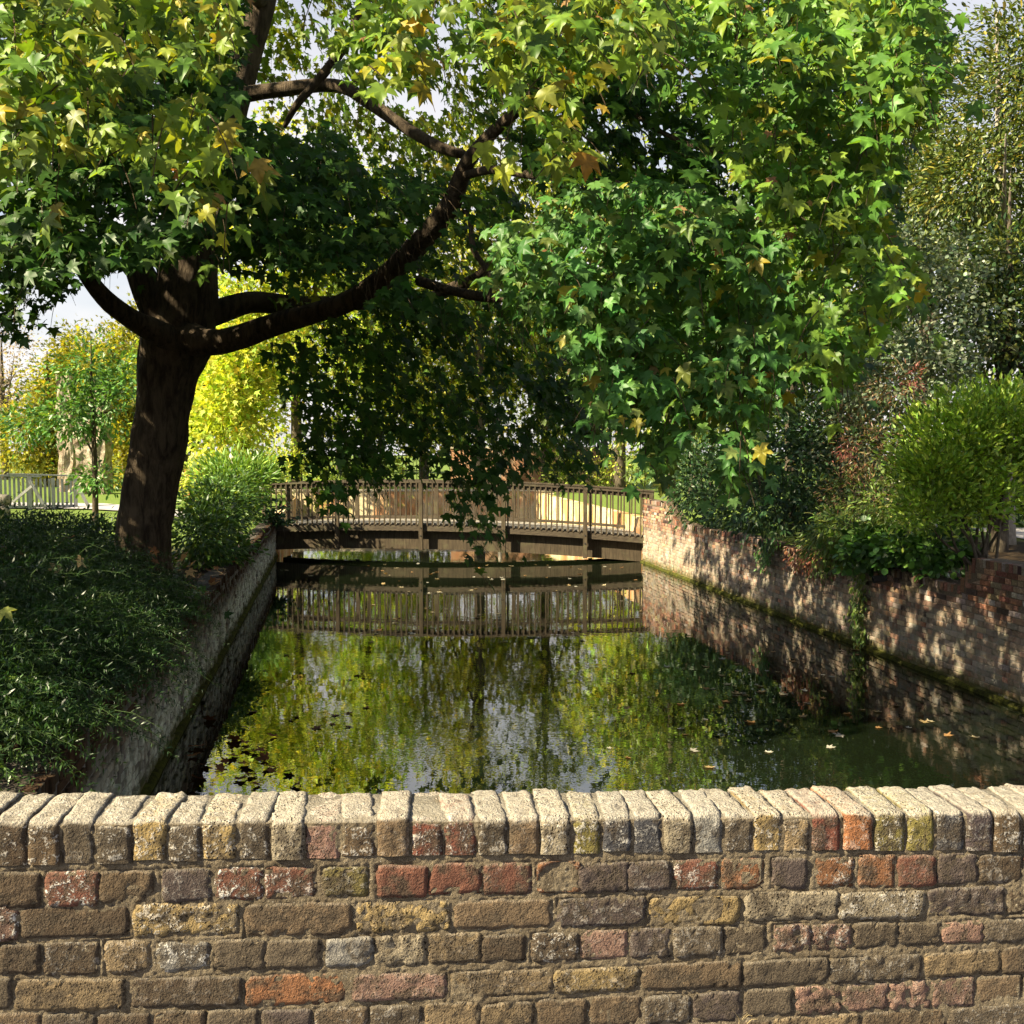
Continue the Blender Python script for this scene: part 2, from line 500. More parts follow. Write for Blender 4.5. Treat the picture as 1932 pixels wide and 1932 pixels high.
# ------------------------------------------------------------------ leaves
def template(kind):
    if kind in ('maple', 'maple_curl', 'maple_slim', 'maple_lo'):
        if kind == 'maple_lo':
            half = [(0.20, -0.04), (0.50, 0.08), (0.34, 0.28), (0.66, 0.60), (0.24, 0.52)]
        else:
            half = [(0.17, -0.07), (0.49, 0.04), (0.35, 0.17), (0.37, 0.27), (0.55, 0.37), (0.69, 0.62), (0.43, 0.56), (0.25, 0.50), (0.24, 0.66), (0.11, 0.82)]
        pts = [(0, 0.06)] + half + [(0, 1.03)] + [(-x, y) for x, y in reversed(half)]
        ctr = (0, 0.36)
        P = np.array([ctr] + pts, float)
        n = len(pts)
        T = np.array([[0, 1 + i, 1 + (i + 1) % n] for i in range(n)])
        k = 0.8 if kind == 'maple_curl' else 0.42
        r2 = P[:, 0] ** 2 + (P[:, 1] - 0.36) ** 2
        z = 0.10 - k * r2 + 0.10 * np.abs(P[:, 0])
        z[0] = 0.03
        if kind == 'maple_slim':
            P[:, 0] *= 0.72; z = 0.08 - 0.55 * (P[:, 1] - 0.3) ** 2 + 0.42 * np.abs(P[:, 0]) - 0.2 * P[:, 0]
        return np.c_[P, z], T
    if kind == 'oval':
        P = np.array([(0, 0, 0), (0.2, 0.35, 0.05), (0.16, 0.72, 0.03), (0, 1, -0.06), (-0.16, 0.72, 0.03), (-0.2, 0.35, 0.05), (0, 0.5, -0.02)])
        T = np.array([[0, 1, 6], [1, 2, 6], [2, 3, 6], [3, 4, 6], [4, 5, 6], [5, 0, 6]])
        return P, T
    if kind == 'round':
        P = np.array([(0, 0, 0), (0.34, 0.25, 0.05), (0.36, 0.65, 0.03), (0, 1, -0.08), (-0.36, 0.65, 0.03), (-0.34, 0.25, 0.05)])
        T = np.array([[0, 1, 5], [1, 4, 5], [1, 2, 4], [2, 3, 4]])
        return P, T
    if kind == 'lance':
        P = np.array([(0, 0, 0), (0.11, 0.4, 0.03), (0, 1, -0.12), (-0.11, 0.4, 0.03)])
        T = np.array([[0, 1, 3], [1, 2, 3]])
        return P, T
    if kind == 'needle':
        P = np.array([(-0.05, 0, 0), (0.05, 0, 0), (0, 1, 0)])
        T = np.array([[0, 1, 2]])
        return P, T
    if kind == 'clump':      # ragged little spray of blades for distant crowns
        P = np.array([(0, 0, 0), (0.28, 0.3, 0.1), (0.1, 0.42, 0), (0.34, 0.8, -0.05), (0, 0.62, 0.05), (-0.12, 1.0, -0.1), (-0.16, 0.5, 0), (-0.42, 0.55, 0.08), (-0.2, 0.22, 0)])
        T = np.array([[0, 1, 2], [2, 3, 4], [4, 5, 6], [6, 7, 8], [0, 2, 8], [2, 4, 6], [2, 6, 8]])
        return P, T

def norm(a):
    return a / (np.linalg.norm(a, axis=-1, keepdims=True) + 1e-9)

def leaves_mesh(name, P, Tip, Nor, S, C, kind):
    V0, T0 = template(kind)
    Tip = norm(Tip)
    Nor = Nor - (Nor * Tip).sum(1, keepdims=True) * Tip
    Nor = norm(Nor)
    Side = np.cross(Tip, Nor)
    n, k = len(P), len(V0)
    V = (P[:, None, :] + S[:, None, None] * (V0[None, :, 0, None] * Side[:, None, :] + V0[None, :, 1, None] * Tip[:, None, :] + V0[None, :, 2, None] * Nor[:, None, :]))
    T = (T0[None] + (np.arange(n) * k)[:, None, None])
    return tri_mesh(name, V.reshape(-1, 3), T.reshape(-1, 3), np.repeat(C, k, axis=0))

def colours(n, pal, jitter=0.22):
    w = np.array([p[3] if len(p) > 3 else 1.0 for p in pal], float)
    idx = rng.choice(len(pal), n, p=w / w.sum())
    C = np.array([p[:3] for p in pal])[idx]
    C = C * (1 + rng.normal(0, jitter, (n, 1)))
    C = C * (1 + rng.normal(0, 0.06, (n, 3)))
    return np.clip(C, 0.004, 0.8)

def blob_points(blobs, n, clumps, sig, shell=0.55):
    B = np.array([b[:6] for b in blobs], float)
    w = (B[:, 3] * B[:, 4] * B[:, 5]) ** 0.67
    bi = rng.choice(len(B), clumps, p=w / w.sum())
    d = norm(rng.normal(size=(clumps, 3)))
    r = shell + (1 - shell) * rng.random(clumps) ** 0.7
    r *= 1 + 0.12 * rng.normal(size=clumps)
    cc = B[bi, :3] + d * B[bi, 3:6] * r[:, None]
    ci = rng.choice(clumps, n)
    csz = sig * (0.6 + 0.8 * rng.random(clumps))
    P = cc[ci] + rng.normal(size=(n, 3)) * csz[ci][:, None] * np.array([1, 1, 0.75])
    O = norm(P - cc[ci] + 0.7 * d[ci] * csz[ci][:, None])
    return P, O, d[ci]

def foliage(name, blobs, n, size, pal, kind, mat, parent, clumps=None, sig=0.2, shell=0.55, droop=0.3, cjit=0.22, clumpcol=0.25, zmin=None):
    clumps = clumps or max(8, n // 28)
    P, O, D = blob_points(blobs, n, clumps, sig, shell)
    if zmin is not None:
        k = P[:, 2] > zmin
        P, O, D = P[k], O[k], D[k]; n = len(P)
    Tip = norm(O + 0.6 * D + rng.normal(0, 0.5, (n, 3)) + np.array([0, 0, -droop]))
    Nor = norm(rng.normal(0, 0.55, (n, 3)) + D * 0.6 + np.array([0, 0, 0.75]))
    S = size * (0.65 + 0.7 * rng.random(n))
    C = colours(n, pal, cjit)
    return add(name, leaves_mesh(name, P, Tip, Nor, S, C, kind), mat, parent)

def blob(u, v, d, ru, rv, rd):
    c = at(u, v, d)
    return (c[0], c[1], c[2], ru * d / FPX, rd, rv * d / FPX)

# ------------------------------------------------------------------ the setting: ground, water
def LWX(y): return -3.27 - 0.172 * (y - 9.08)
def RWX(y): return 5.915 - 0.154 * (y - 11.86)
CH0, CH1 = 2.46, 44.0
gl, gr = [], []
rows = [-60, -8, 1.0, CH0, 6, 10, 15, 20, 25, 30, 36, CH1, 52, 70, 120, 400]
loff = [-400, -120, -50, -25, -12, -6, -2.5, -0.16]
V, F = [], []
def gz(x, y, left):
    if y <= 1.0: return 1.27
    if y >= CH1: return 1.12
    return 0.98 if left else 1.17
for y in rows:
    yy = min(max(y, CH0), CH1)
    xl = [LWX(yy) + o for o in loff]
    xr = [RWX(yy) - o for o in reversed(loff)]
    for i, x in enumerate(xl + xr):
        V.append((x, y, gz(x, y, i < 8)))
for j in range(len(rows) - 1):
    inside = rows[j] >= CH0 - 1e-6 and rows[j + 1] <= CH1 + 1e-6
    for i in range(15):
        if i == 7 and (inside or (rows[j] >= 0.9 and rows[j + 1] <= CH0 + 1e-6)): continue
        a = j * 16 + i
        F.append((a, a + 1, a + 17, a + 16))
gme = bpy.data.meshes.new('ground')
gme.from_pydata(V, [], F)
tag(add('ground', gme, M['ground']), kind='structure')

wb = MB()
wb.v = [(LWX(2.0) - 0.4, 2.0, 0), (RWX(2.0) + 0.4, 2.0, 0), (RWX(CH1) + 0.3, CH1 + 0.2, 0), (LWX(CH1) - 0.3, CH1 + 0.2, 0)]
wb.f = [(0, 1, 2, 3)]
tag(wb.build('water', M['water']), kind='structure')

pb = MB()      # pale path crossing the left lawn and the far bank
pts = [(-60, 37.5), (-20, 36.6), (-14.5, 35.6), (-11, 33.2), (-9.2, 30.0), (-8.4, 28.6)]
for a, b in zip(pts[:-1], pts[1:]):
    i0 = len(pb.v)
    pb.v += [(a[0], a[1] - 0.8, 1.006), (b[0], b[1] - 0.8, 1.006), (b[0], b[1] + 0.8, 1.006), (a[0], a[1] + 0.8, 1.006)]
    pb.f.append((i0, i0 + 1, i0 + 2, i0 + 3))
pme = pb.mesh('path')
for vtx in pme.vertices: vtx.co.z = 1.03 + (0.1 if vtx.co.y > 36.4 else 0)
tag(add('path', pme, M['path']), kind='structure')
pb = MB()
pb.v = [(10.3, 12, 1.19), (15, 12, 1.19), (15, 24, 1.19), (10.6, 24, 1.19)]
pb.f = [(0, 1, 2, 3)]
tag(pb.build('pavement', M['path']), kind='structure')

# ------------------------------------------------------------------ the near parapet, brick by brick
WA = R(6.5)
WO = np.array([0.0, 2.28])
WX = np.array([math.cos(WA), math.sin(WA)])
WN = np.array([-math.sin(WA), math.cos(WA)])          # into the wall
WBASE = 1.27
def wall_hit(u, v, back=0.0):
    """where a sight line meets the front plane of the parapet: (along, height above its base)"""
    r = ray(u, v)
    o2 = WO + WN * back
    t = ((o2 - CAM[:2]) @ WN) / (r[:2] @ WN)
    p = CAM + r * t
    return (p[:2] - o2) @ WX, p[2] - WBASE
def vline(l, c, r, u):
    # quadratic through u=100, 966, 1850 inside the frame, straight beyond it
    def q(x):
        a, b, d = 100., 966., 1850.
        return (l * (x - b) * (x - d) / ((a - b) * (a - d)) + c * (x - a) * (x - d) / ((b - a) * (b - d)) + r * (x - a) * (x - b) / ((d - a) * (d - b)))
    if u < 0: return q(0) + (u) * (q(60) - q(0)) / 60
    if u > 1932: return q(1932) + (u - 1932) * (q(1932) - q(1872)) / 60
    return q(u)

front_wall = empty('parapet_wall', (WO[0], WO[1], WBASE), WA)
tag(front_wall, 'weathered multicoloured brick parapet with brick-on-edge coping, in the foreground', 'wall')

PALB = dict(
    d=(0.085, 0.06, 0.04), g=(0.115, 0.092, 0.066), b=(0.15, 0.105, 0.065), y=(0.36, 0.26, 0.115), o=(0.3, 0.13, 0.06),
    r=(0.19, 0.072, 0.05), p=(0.085, 0.066, 0.066), c=(0.32, 0.27, 0.19), k=(0.27, 0.16, 0.125), l=(0.22, 0.185, 0.06),
    s=(0.08, 0.078, 0.085), w=(0.24, 0.23, 0.21), t=(0.24, 0.175, 0.1))
COPE = [(-320, 'd'), (-250, 'b'), (-185, 'g'), (-115, 'c'), (-48, 'd'), (20, 'd'), (82, 'b'), (145, 'g'), (214, 'g'), (283, 'y'), (347, 'g'), (413, 'y'), (478, 'g'), (543, 'c'), (608, 'k'), (675, 'b'), (742, 'b'), (806, 'r'), (869, 'r'), (931, 'g'), (988, 'b'), (1050, 'c'), (1108, 'l'), (1165, 's'), (1222, 's'), (1281, 'c'), (1337, 'w'), (1393, 'g'), (1450, 'y'), (1505, 't'), (1560, 'r'), (1618, 'o'), (1683, 'l'), (1738, 'l'), (1795, 's'), (1848, 'p'), (1902, 'b'), (1957, 'g'), (2011, 'k'), (2065, 'g'), (2120, 'd'), (2175, 'b')]
ROWS = [
    ((1652, 1634, 1617), (1705, 1682, 1665), [(-190, -105, 'd'), (-95, -20, 'r'), (-8, 72, 'd'), (90, 183, 'r9'), (191, 286, 'b'), (308, 395, 'p'), (408, 492, 'r9'), (505, 594, 'r5'), (612, 690, 'l'), (716, 802, 'r'), (815, 905, 'r'), (917, 998, 'r'), (1018, 1091, 'oH'), (1098, 1182, 'p'), (1189, 1262, 'p'), (1276, 1352, 'r5'), (1366, 1437, 'o'), (1462, 1520, 'p'), (1546, 1608, 'o5'), (1625, 1684, 'o'), (1698, 1762, 'r'), (1774, 1842, 'p'), (1852, 1926, 'd'), (1938, 2010, 'r'), (2022, 2090, 'b')]),
    ((1715, 1703, 1680), (1768, 1748, 1723), [(-250, -75, 'g'), (-60, 30, 'k9'), (45, 238, 'd'), (254, 446, 'y5'), (466, 660, 'b'), (676, 847, 'y'), (861, 1038, 'b'), (1056, 1215, 'p'), (1231, 1393, 'yH'), (1409, 1578, 'c'), (1587, 1741, 'c5'), (1754, 1893, 'p'), (1906, 2040, 'd')]),
    ((1784, 1766, 1740), (1834, 1811, 1776), [(-200, -110, 'b'), (-100, -8, 'g'), (2, 72, 'd'), (86, 182, 'd'), (202, 280, 't'), (299, 392, 'w9'), (409, 496, 'g'), (506, 602, 'g'), (618, 700, 'w'), (711, 800, 'c'), (814, 904, 't'), (911, 986, 'd'), (1008, 1088, 'd5'), (1099, 1180, 'k'), (1194, 1264, 'p'), (1275, 1360, 'g'), (1370, 1442, 'g'), (1464, 1526, 'k5'), (1536, 1602, 'k5'), (1614, 1690, 'g'), (1700, 1772, 'g'), (1784, 1850, 'k'), (1861, 1934, 'g'), (1946, 2018, 'b')]),
    ((1852, 1836, 1796), (1902, 1876, 1836), [(-160, 18, 'g'), (34, 232, 't'), (246, 452, 'd'), (466, 652, 'o'), (670, 838, 'k'), (854, 1040, 't'), (1050, 1202, 'y'), (1216, 1396, 'b'), (1406, 1560, 'g'), (1568, 1736, 'g'), (1750, 1884, 't'), (1896, 2050, 'b')]),
    ((1916, 1895, 1848), (1966, 1940, 1890), [(-120, -30, 'd'), (-18, 70, 'b'), (84, 176, 'g'), (190, 280, 'd'), (294, 382, 'b'), (394, 484, 'g'), (496, 584, 'p'), (598, 690, 'b'), (702, 792, 'g'), (806, 900, 't'), (912, 1004, 't'), (1018, 1104, 'b'), (1116, 1206, 'b'), (1218, 1300, 'g'), (1312, 1396, 'p'), (1408, 1492, 'g'), (1504, 1582, 'k'), (1594, 1672, 'k'), (1682, 1752, 'k'), (1762, 1836, 'k'), (1848, 1924, 'b'), (1936, 2010, 'g')]),
    ((1980, 1955, 1903), (2030, 2000, 1945), [(-100, 80, 'd'), (94, 280, 'g'), (294, 480, 'b'), (494, 680, 'd'), (694, 880, 'k'), (894, 1080, 'b'), (1094, 1270, 'g'), (1284, 1450, 'b'), (1462, 1620, 't'), (1632, 1780, 'b'), (1792, 1940, 'g')]),
]
# lower courses, outside the picture but part of the place
low = []
for k in range(5):
    z0 = [2040 + 64 * k, 2013 + 62 * k, 1958 + 56 * k]
    z1 = [2090 + 64 * k, 2058 + 62 * k, 2000 + 56 * k]
    spans = []; u = -150 + 40 * (k % 2)
    while u < 2050:
        w = 88 if k % 2 == 0 else 178
        spans.append((u, u + w, random.choice('dgbbktp')))
        u += w + 14
    low.append((tuple(z0), tuple(z1), spans))

def face_noise(x, z, s, seed):
    return noise.noise(Vector((x * s, z * s, seed)))

brick_rects = []
def wall_brick(cor, code, seed, fine=True):
    """brick whose face is the quad cor (along, height) x4 = bl, br, tr, tl; eroded outline and face"""
    bl, br, tr, tl = [np.array(c) for c in cor]
    ctr = (bl + br + tr + tl) / 4
    brick_rects.append((ctr[0], ctr[1], np.linalg.norm(br - bl) / 2, np.linalg.norm(tl - bl) / 2))
    W = np.linalg.norm(br - bl); H = np.linalg.norm(tl - bl)
    nx = max(5, int(W / 0.0095)) if fine else 4
    nz = max(5, int(H / 0.0085)) if fine else 3
    hollow = code.endswith('H')
    proud = random.uniform(-0.001, 0.0028)
    er = random.choice([0.6, 0.8, 1.0, 1.4, 2.2]) * (1.5 if code[0] in 'yckt' else 1.0)
    tx, tz = random.gauss(0, 0.012), random.gauss(0, 0.02)
    V = []
    for j in range(-1, nz + 2):
        for i in range(-1, nx + 2):
            s = min(max(i / nx, 0), 1); q = min(max(j / nz, 0), 1)
            p = (bl * (1 - s) + br * s) * (1 - q) + (tl * (1 - s) + tr * s) * q
            ring = i < 0 or j < 0 or i > nx or j > nz
            ed = min(min(s, 1 - s) * W, min(q, 1 - q) * H)
            # wandering, rounded outline
            wob = 0.005 * face_noise(p[0], p[1], 30, seed) + 0.0034 * face_noise(p[0], p[1], 90, seed + 3)
            rel = p - ctr
            cornr = max(0, abs(rel[0]) / (W / 2) + abs(rel[1]) / (H / 2) - 1.62)
            p = ctr + rel * (1 - 0.17 * cornr) + norm(rel) * wob * (1 if ed < 0.008 else 0.3)
            y = -proud
            y += 0.0018 * max(0, 1 - ed / 0.005) ** 2 + (0.006 if ed < 0.009 and face_noise(p[0], p[1], 60, seed + 21) > 0.28 else 0) + tx * (p[0] - ctr[0]) + tz * (p[1] - ctr[1])
            y -= er * 0.0024 * face_noise(p[0], p[1], 55, seed + 9) + er * 0.0014 * face_noise(p[0], p[1], 130, seed + 5)
            if hollow:
                g = max(0, 1 - ((rel[0] / (W * 0.47)) ** 2 + ((rel[1]) / (H * 0.5)) ** 2))
                if W > 0.12:
                    g = max(0, 1 - (((rel[0] - 0.15 * W) / (W * 0.16)) ** 2 + ((rel[1] - 0.1 * H) / (H * 0.42)) ** 2))
                y += 0.026 * g ** 0.6
            if ring: y = 0.055
            V.append((p[0] - ctr[0], y, p[1] - ctr[1]))
    w = nx + 3
    F = []
    for j in range(nz + 2):
        for i in range(nx + 2):
            a = j * w + i
            F.append((a, a + 1, a + w + 1, a + w))
    me = bpy.data.meshes.new('brick')
    me.from_pydata(V, [], F)
    smooth(me)
    o = add('brick', me, M['brick'], front_wall)
    o.location = (ctr[0], 0, ctr[1])
    k = code[0]
    c = np.array(PALB[k]) * random.uniform(0.62, 0.92)
    c = c * 0.72 + np.array((0.095, 0.073, 0.05)) * 0.28
    o.color = (*c, 1)
    o['bleach'] = 0.22
    o['lichen'] = 1.0 if '9' in code else 0.6 if '5' in code else random.choice([0.0, 0.0, 0.12, 0.25])
    o['pits'] = 1.0 if k in 'yc' else 0.5 if k in 'tklo' else 0.12
    return o

sd = 1.0
for ri, (vt, vb, spans) in enumerate(ROWS + low):
    for (u0, u1, code) in spans:
        sd += 7.31
        jt = random.uniform(-2.5, 2.5); jb = random.uniform(-3, 2)
        u0 -= 4.5; u1 += 4.5; jb += 5; jt -= 5
        cor = [wall_hit(u0, vline(*vb, u0) + jb), wall_hit(u1, vline(*vb, u1) + jb + random.uniform(-2, 2)), wall_hit(u1, vline(*vt, u1) + jt), wall_hit(u0, vline(*vt, u0) + jt + random.uniform(-2, 2))]
        wall_brick(cor, code, sd, ri < 6)

DEPTH = 0.195
def coping_brick(u0, u1, code, seed):
    vt0, vt1 = vline(1541, 1533, 1523, u0) + 7, vline(1541, 1533, 1523, u1) + 7
    vb0, vb1 = vline(1629, 1610, 1603, u0), vline(1629, 1610, 1603, u1)
    x0, zt0 = wall_hit(u0, vt0); x1, zt1 = wall_hit(u1, vt1)
    xb0, zb0 = wall_hit(u0, vb0); xb1, zb1 = wall_hit(u1, vb1)
    zt = (zt0 + zt1) / 2 + random.uniform(-0.004, 0.004)
    zb = (zb0 + zb1) / 2 + random.uniform(-0.004, 0.003)
    slope = (zt1 - zt0) / max(1e-6, x1 - x0)
    W = x1 - x0; cx = (x0 + x1) / 2
    brick_rects.append((cx, (zt + zb) / 2, W / 2, (zt - zb) / 2))
    back = DEPTH + random.uniform(-0.012, 0.014)
    yf = random.uniform(-0.0055, 0.0)
    r = random.uniform(0.012, 0.03)
    bend = random.uniform(-0.012, 0.018)                # bricks lean along the wall towards the back
    sag = random.uniform(-0.006, 0.008)
    path = []
    for k in range(9): path.append((0, zb + (zt - r - zb) * k / 8, 'f'))
    for k in range(1, 4): a = R(22.5 * k); path.append((r - r * math.cos(a), zt - r + r * math.sin(a), 'c'))
    for k in range(1, 13): path.append((r + (back - 2 * r) * k / 12, zt, 't'))
    for k in range(1, 4): a = R(30 * k); path.append((back - r + r * math.sin(a), zt - r + r * math.cos(a), 'c'))
    path.append((back, zt - 0.05, 'b')); path.append((back, zb, 'b'))
    nx = 8
    V = []
    for i in range(-1, nx + 2):
        s = min(max(i / nx, 0), 1)
        ring = i < 0 or i > nx
        for (y, z, kind) in path:
            x = cx + (s - 0.5) * W
            e = min(s, 1 - s) * W
            inset = 0.0035 * max(0, 1 - e / 0.008) ** 2
            ty = max(0, min(1, y / back))
            x += bend * ty + 0.0035 * noise.noise(Vector((y * 30, z * 30, seed + s)))
            zz = z + slope * (x - cx)
            nn = 0.0035 * noise.noise(Vector((x * 42, zz * 42 + y * 42, seed))) + 0.002 * noise.noise(Vector((x * 110, zz * 110 + y * 90, seed + 4)))
            if kind == 't' or kind == 'c':
                zz += -inset * (0.8) + nn * 1.2 - sag * math.sin(ty * math.pi) * 0.5 + 0.004 * (noise.noise(Vector((x * 18, y * 18, seed * 0.1))))
            yy = y
            if kind in 'fc' and y < back / 2: yy = y + yf + inset + nn
            if kind == 'b' or (kind == 'c' and y > back / 2): yy = y - inset + nn * 2.5
            if ring:
                yy = yy * 0.9 + back * 0.05; zz -= 0.012
                if kind == 'f': zz += 0.012
            V.append((x - cx, yy, zz - zb))
    w = len(path)
    F = []
    for i in range(nx + 2):
        for j in range(w - 1):
            a = i * w + j
            F.append((a, a + w, a + w + 1, a + 1))
    F.append(tuple(range(w)))
    F.append(tuple(reversed(range((nx + 2) * w, (nx + 3) * w))))
    me = bpy.data.meshes.new('coping_brick')
    me.from_pydata(V, [], F)
    me.update()
    smooth(me)
    o = add('coping_brick', me, M['brick'], front_wall)
    o.location = (cx, 0, zb)
    c = np.array(PALB[code]) * random.uniform(0.6, 0.9)
    o.color = (*c, 1)
    o['bleach'] = 1.0
    o['lichen'] = random.choice([0.15, 0.35, 0.6])
    o['pits'] = 1.0 if code in 'yc' else 0.6 if code in 'tklo' else 0.15
for i, (u, code) in enumerate(COPE):
    ul = (COPE[i - 1][0] + u) / 2 if i else u - 34
    ur = (COPE[i + 1][0] + u) / 2 if i < len(COPE) - 1 else u + 28
    coping_brick(ul + 2.2 + random.uniform(-1, 2), ur - 2.2 + random.uniform(-2, 1), code, i * 3.7 + 1)

# mortar body: front face finely uneven, slightly behind the brick faces
def mortar_core():
    x0, x1 = wall_hit(-330, 1600)[0] - 0.01, wall_hit(2200, 1600)[0] + 0.01
    xs = np.concatenate([np.arange(x0, -1.22, 0.012), np.arange(-1.22, 1.32, 0.0034), np.arange(1.32, x1, 0.012), [x1]])
    us = 966 + FPX * xs * WX[0] / (2.28 + xs * WX[1])
    zts = np.array([wall_hit(u, vline(1541, 1533, 1523, u) + 7)[1] - 0.0125 for u in us])
    qs = np.concatenate([np.arange(0, 0.52, 0.02), np.arange(0.52, 0.9999, 0.0038), [1.0]])
    nx, nz = len(xs) - 1, len(qs) - 1
    X = np.repeat(xs[None], nz + 1, 0); Z = qs[:, None] * zts[None]
    D = np.full(X.shape, 1.0)
    for (cx, cz, hw, hh) in brick_rects:
        a = np.searchsorted(xs, cx - hw - 0.02); b = np.searchsorted(xs, cx + hw + 0.02)
        if b <= a: continue
        dx = np.abs(X[:, a:b] - cx) - hw; dz = np.abs(Z[:, a:b] - cz) - hh
        d = np.hypot(np.maximum(dx, 0), np.maximum(dz, 0)) + np.minimum(np.maximum(dx, dz), 0)
        D[:, a:b] = np.minimum(D[:, a:b], np.where(d > -0.03, np.abs(d), 1.0))
    V, F = [], []
    for j in range(nz + 1):
        for i in range(nx + 1):
            x, z = X[j, i], Z[j, i]
            n_lo = noise.noise(Vector((x * 7, z * 7, 4)))
            y = 0.0022 - 0.0018 * noise.noise(Vector((x * 30, z * 30, 2))) - 0.0022 * noise.noise(Vector((x * 110, z * 110, 7))) - 0.0022 * n_lo
            if D[j, i] < 0.01:      # shrinkage gap along the brick edge, open in places
                y += 0.0045 * math.exp(-(D[j, i] / 0.0032) ** 2) * max(0.0, 0.45 + 1.3 * noise.noise(Vector((x * 14, z * 14, 11))))
            V.append((x, y, z))
    n0 = len(V)
    for i in range(nx + 1):
        x, y, z = V[nz * (nx + 1) + i]
        V.append((x, 0.016, z + 0.0065)); V.append((x, DEPTH - 0.02, z + 0.006)); V.append((x, DEPTH - 0.002, z - 0.03)); V.append((x, DEPTH - 0.002, -1.6))
    for j in range(nz):
        for i in range(nx):
            a = j * (nx + 1) + i
            F.append((a, a + 1, a + nx + 2, a + nx + 1))
    for i in range(nx):
        a = nz * (nx + 1) + i
        b = n0 + i * 4
        F.append((a, a + 1, b + 4, b))
        for k in range(3): F.append((b + k, b + 4 + k, b + 5 + k, b + 1 + k))
    me = bpy.data.meshes.new('mortar_bed')
    me.from_pydata(V, [], F)
    smooth(me)
    add('mortar_bed', me, M['mortar'], front_wall)
    ends = MB()
    ends.box(-4.2, x0 - 0.004, 0.0, DEPTH, -1.6, 0.86)
    ends.box(x1 + 0.004, 8.4, 0.0, DEPTH, -1.6, 0.86)
    ends.box(x0, x1, 0.03, DEPTH - 0.01, -1.6, -0.001)
    ends.build('wall_end', M['redbrick'], front_wall)
mortar_core()

wisp = empty('grass_wisp', tuple(at(1395, 1932, 2.2)))
tag(wisp, 'few dry straw blades at the foot of the brick parapet', 'grass')
for k in range(4):
    p0 = at(1388 + k * 4, 1945, 2.16)
    p1 = at(1395 + k * 7, 1925 - 4 * (k % 3), 2.15); p2 = at(1402 + k * 9 - 20 * (k == 0), 1905 + 6 * k, 2.14)
    base = at(1395, 1932, 2.2)
    pts, rr = spline([p0 - base, p1 - base, p2 - base], [0.0011, 0.0008, 0.0003], 4)
    MB().tube(pts, rr, 4).build('blade', M['dry'], wisp)

# ------------------------------------------------------------------ the two canal walls
def unit_brick(L, H, D=0.09, bev=0.006, seed=0):
    r = random.Random(seed)
    j = lambda: r.uniform(-0.004, 0.004)
    V = []
    for (x, z) in ((0, 0), (L, 0), (L, H), (0, H)):
        V.append((x + j(), D, z + j()))
    for (x, z) in ((0, 0), (L, 0), (L, H), (0, H)):
        V.append((x, 0.006, z))
    for (x, z) in ((bev, bev), (L - bev, bev), (L - bev, H - bev), (bev, H - bev)):
        V.append((x + j(), r.uniform(-0.003, 0.003), z + j() * 0.7))
    F = []
    for a, b in ((0, 4), (4, 8)):
        for k in range(4):
            F.append((a + k, a + (k + 1) % 4, b + (k + 1) % 4, b + k))
    F.append((8, 9, 10, 11))
    return V, F

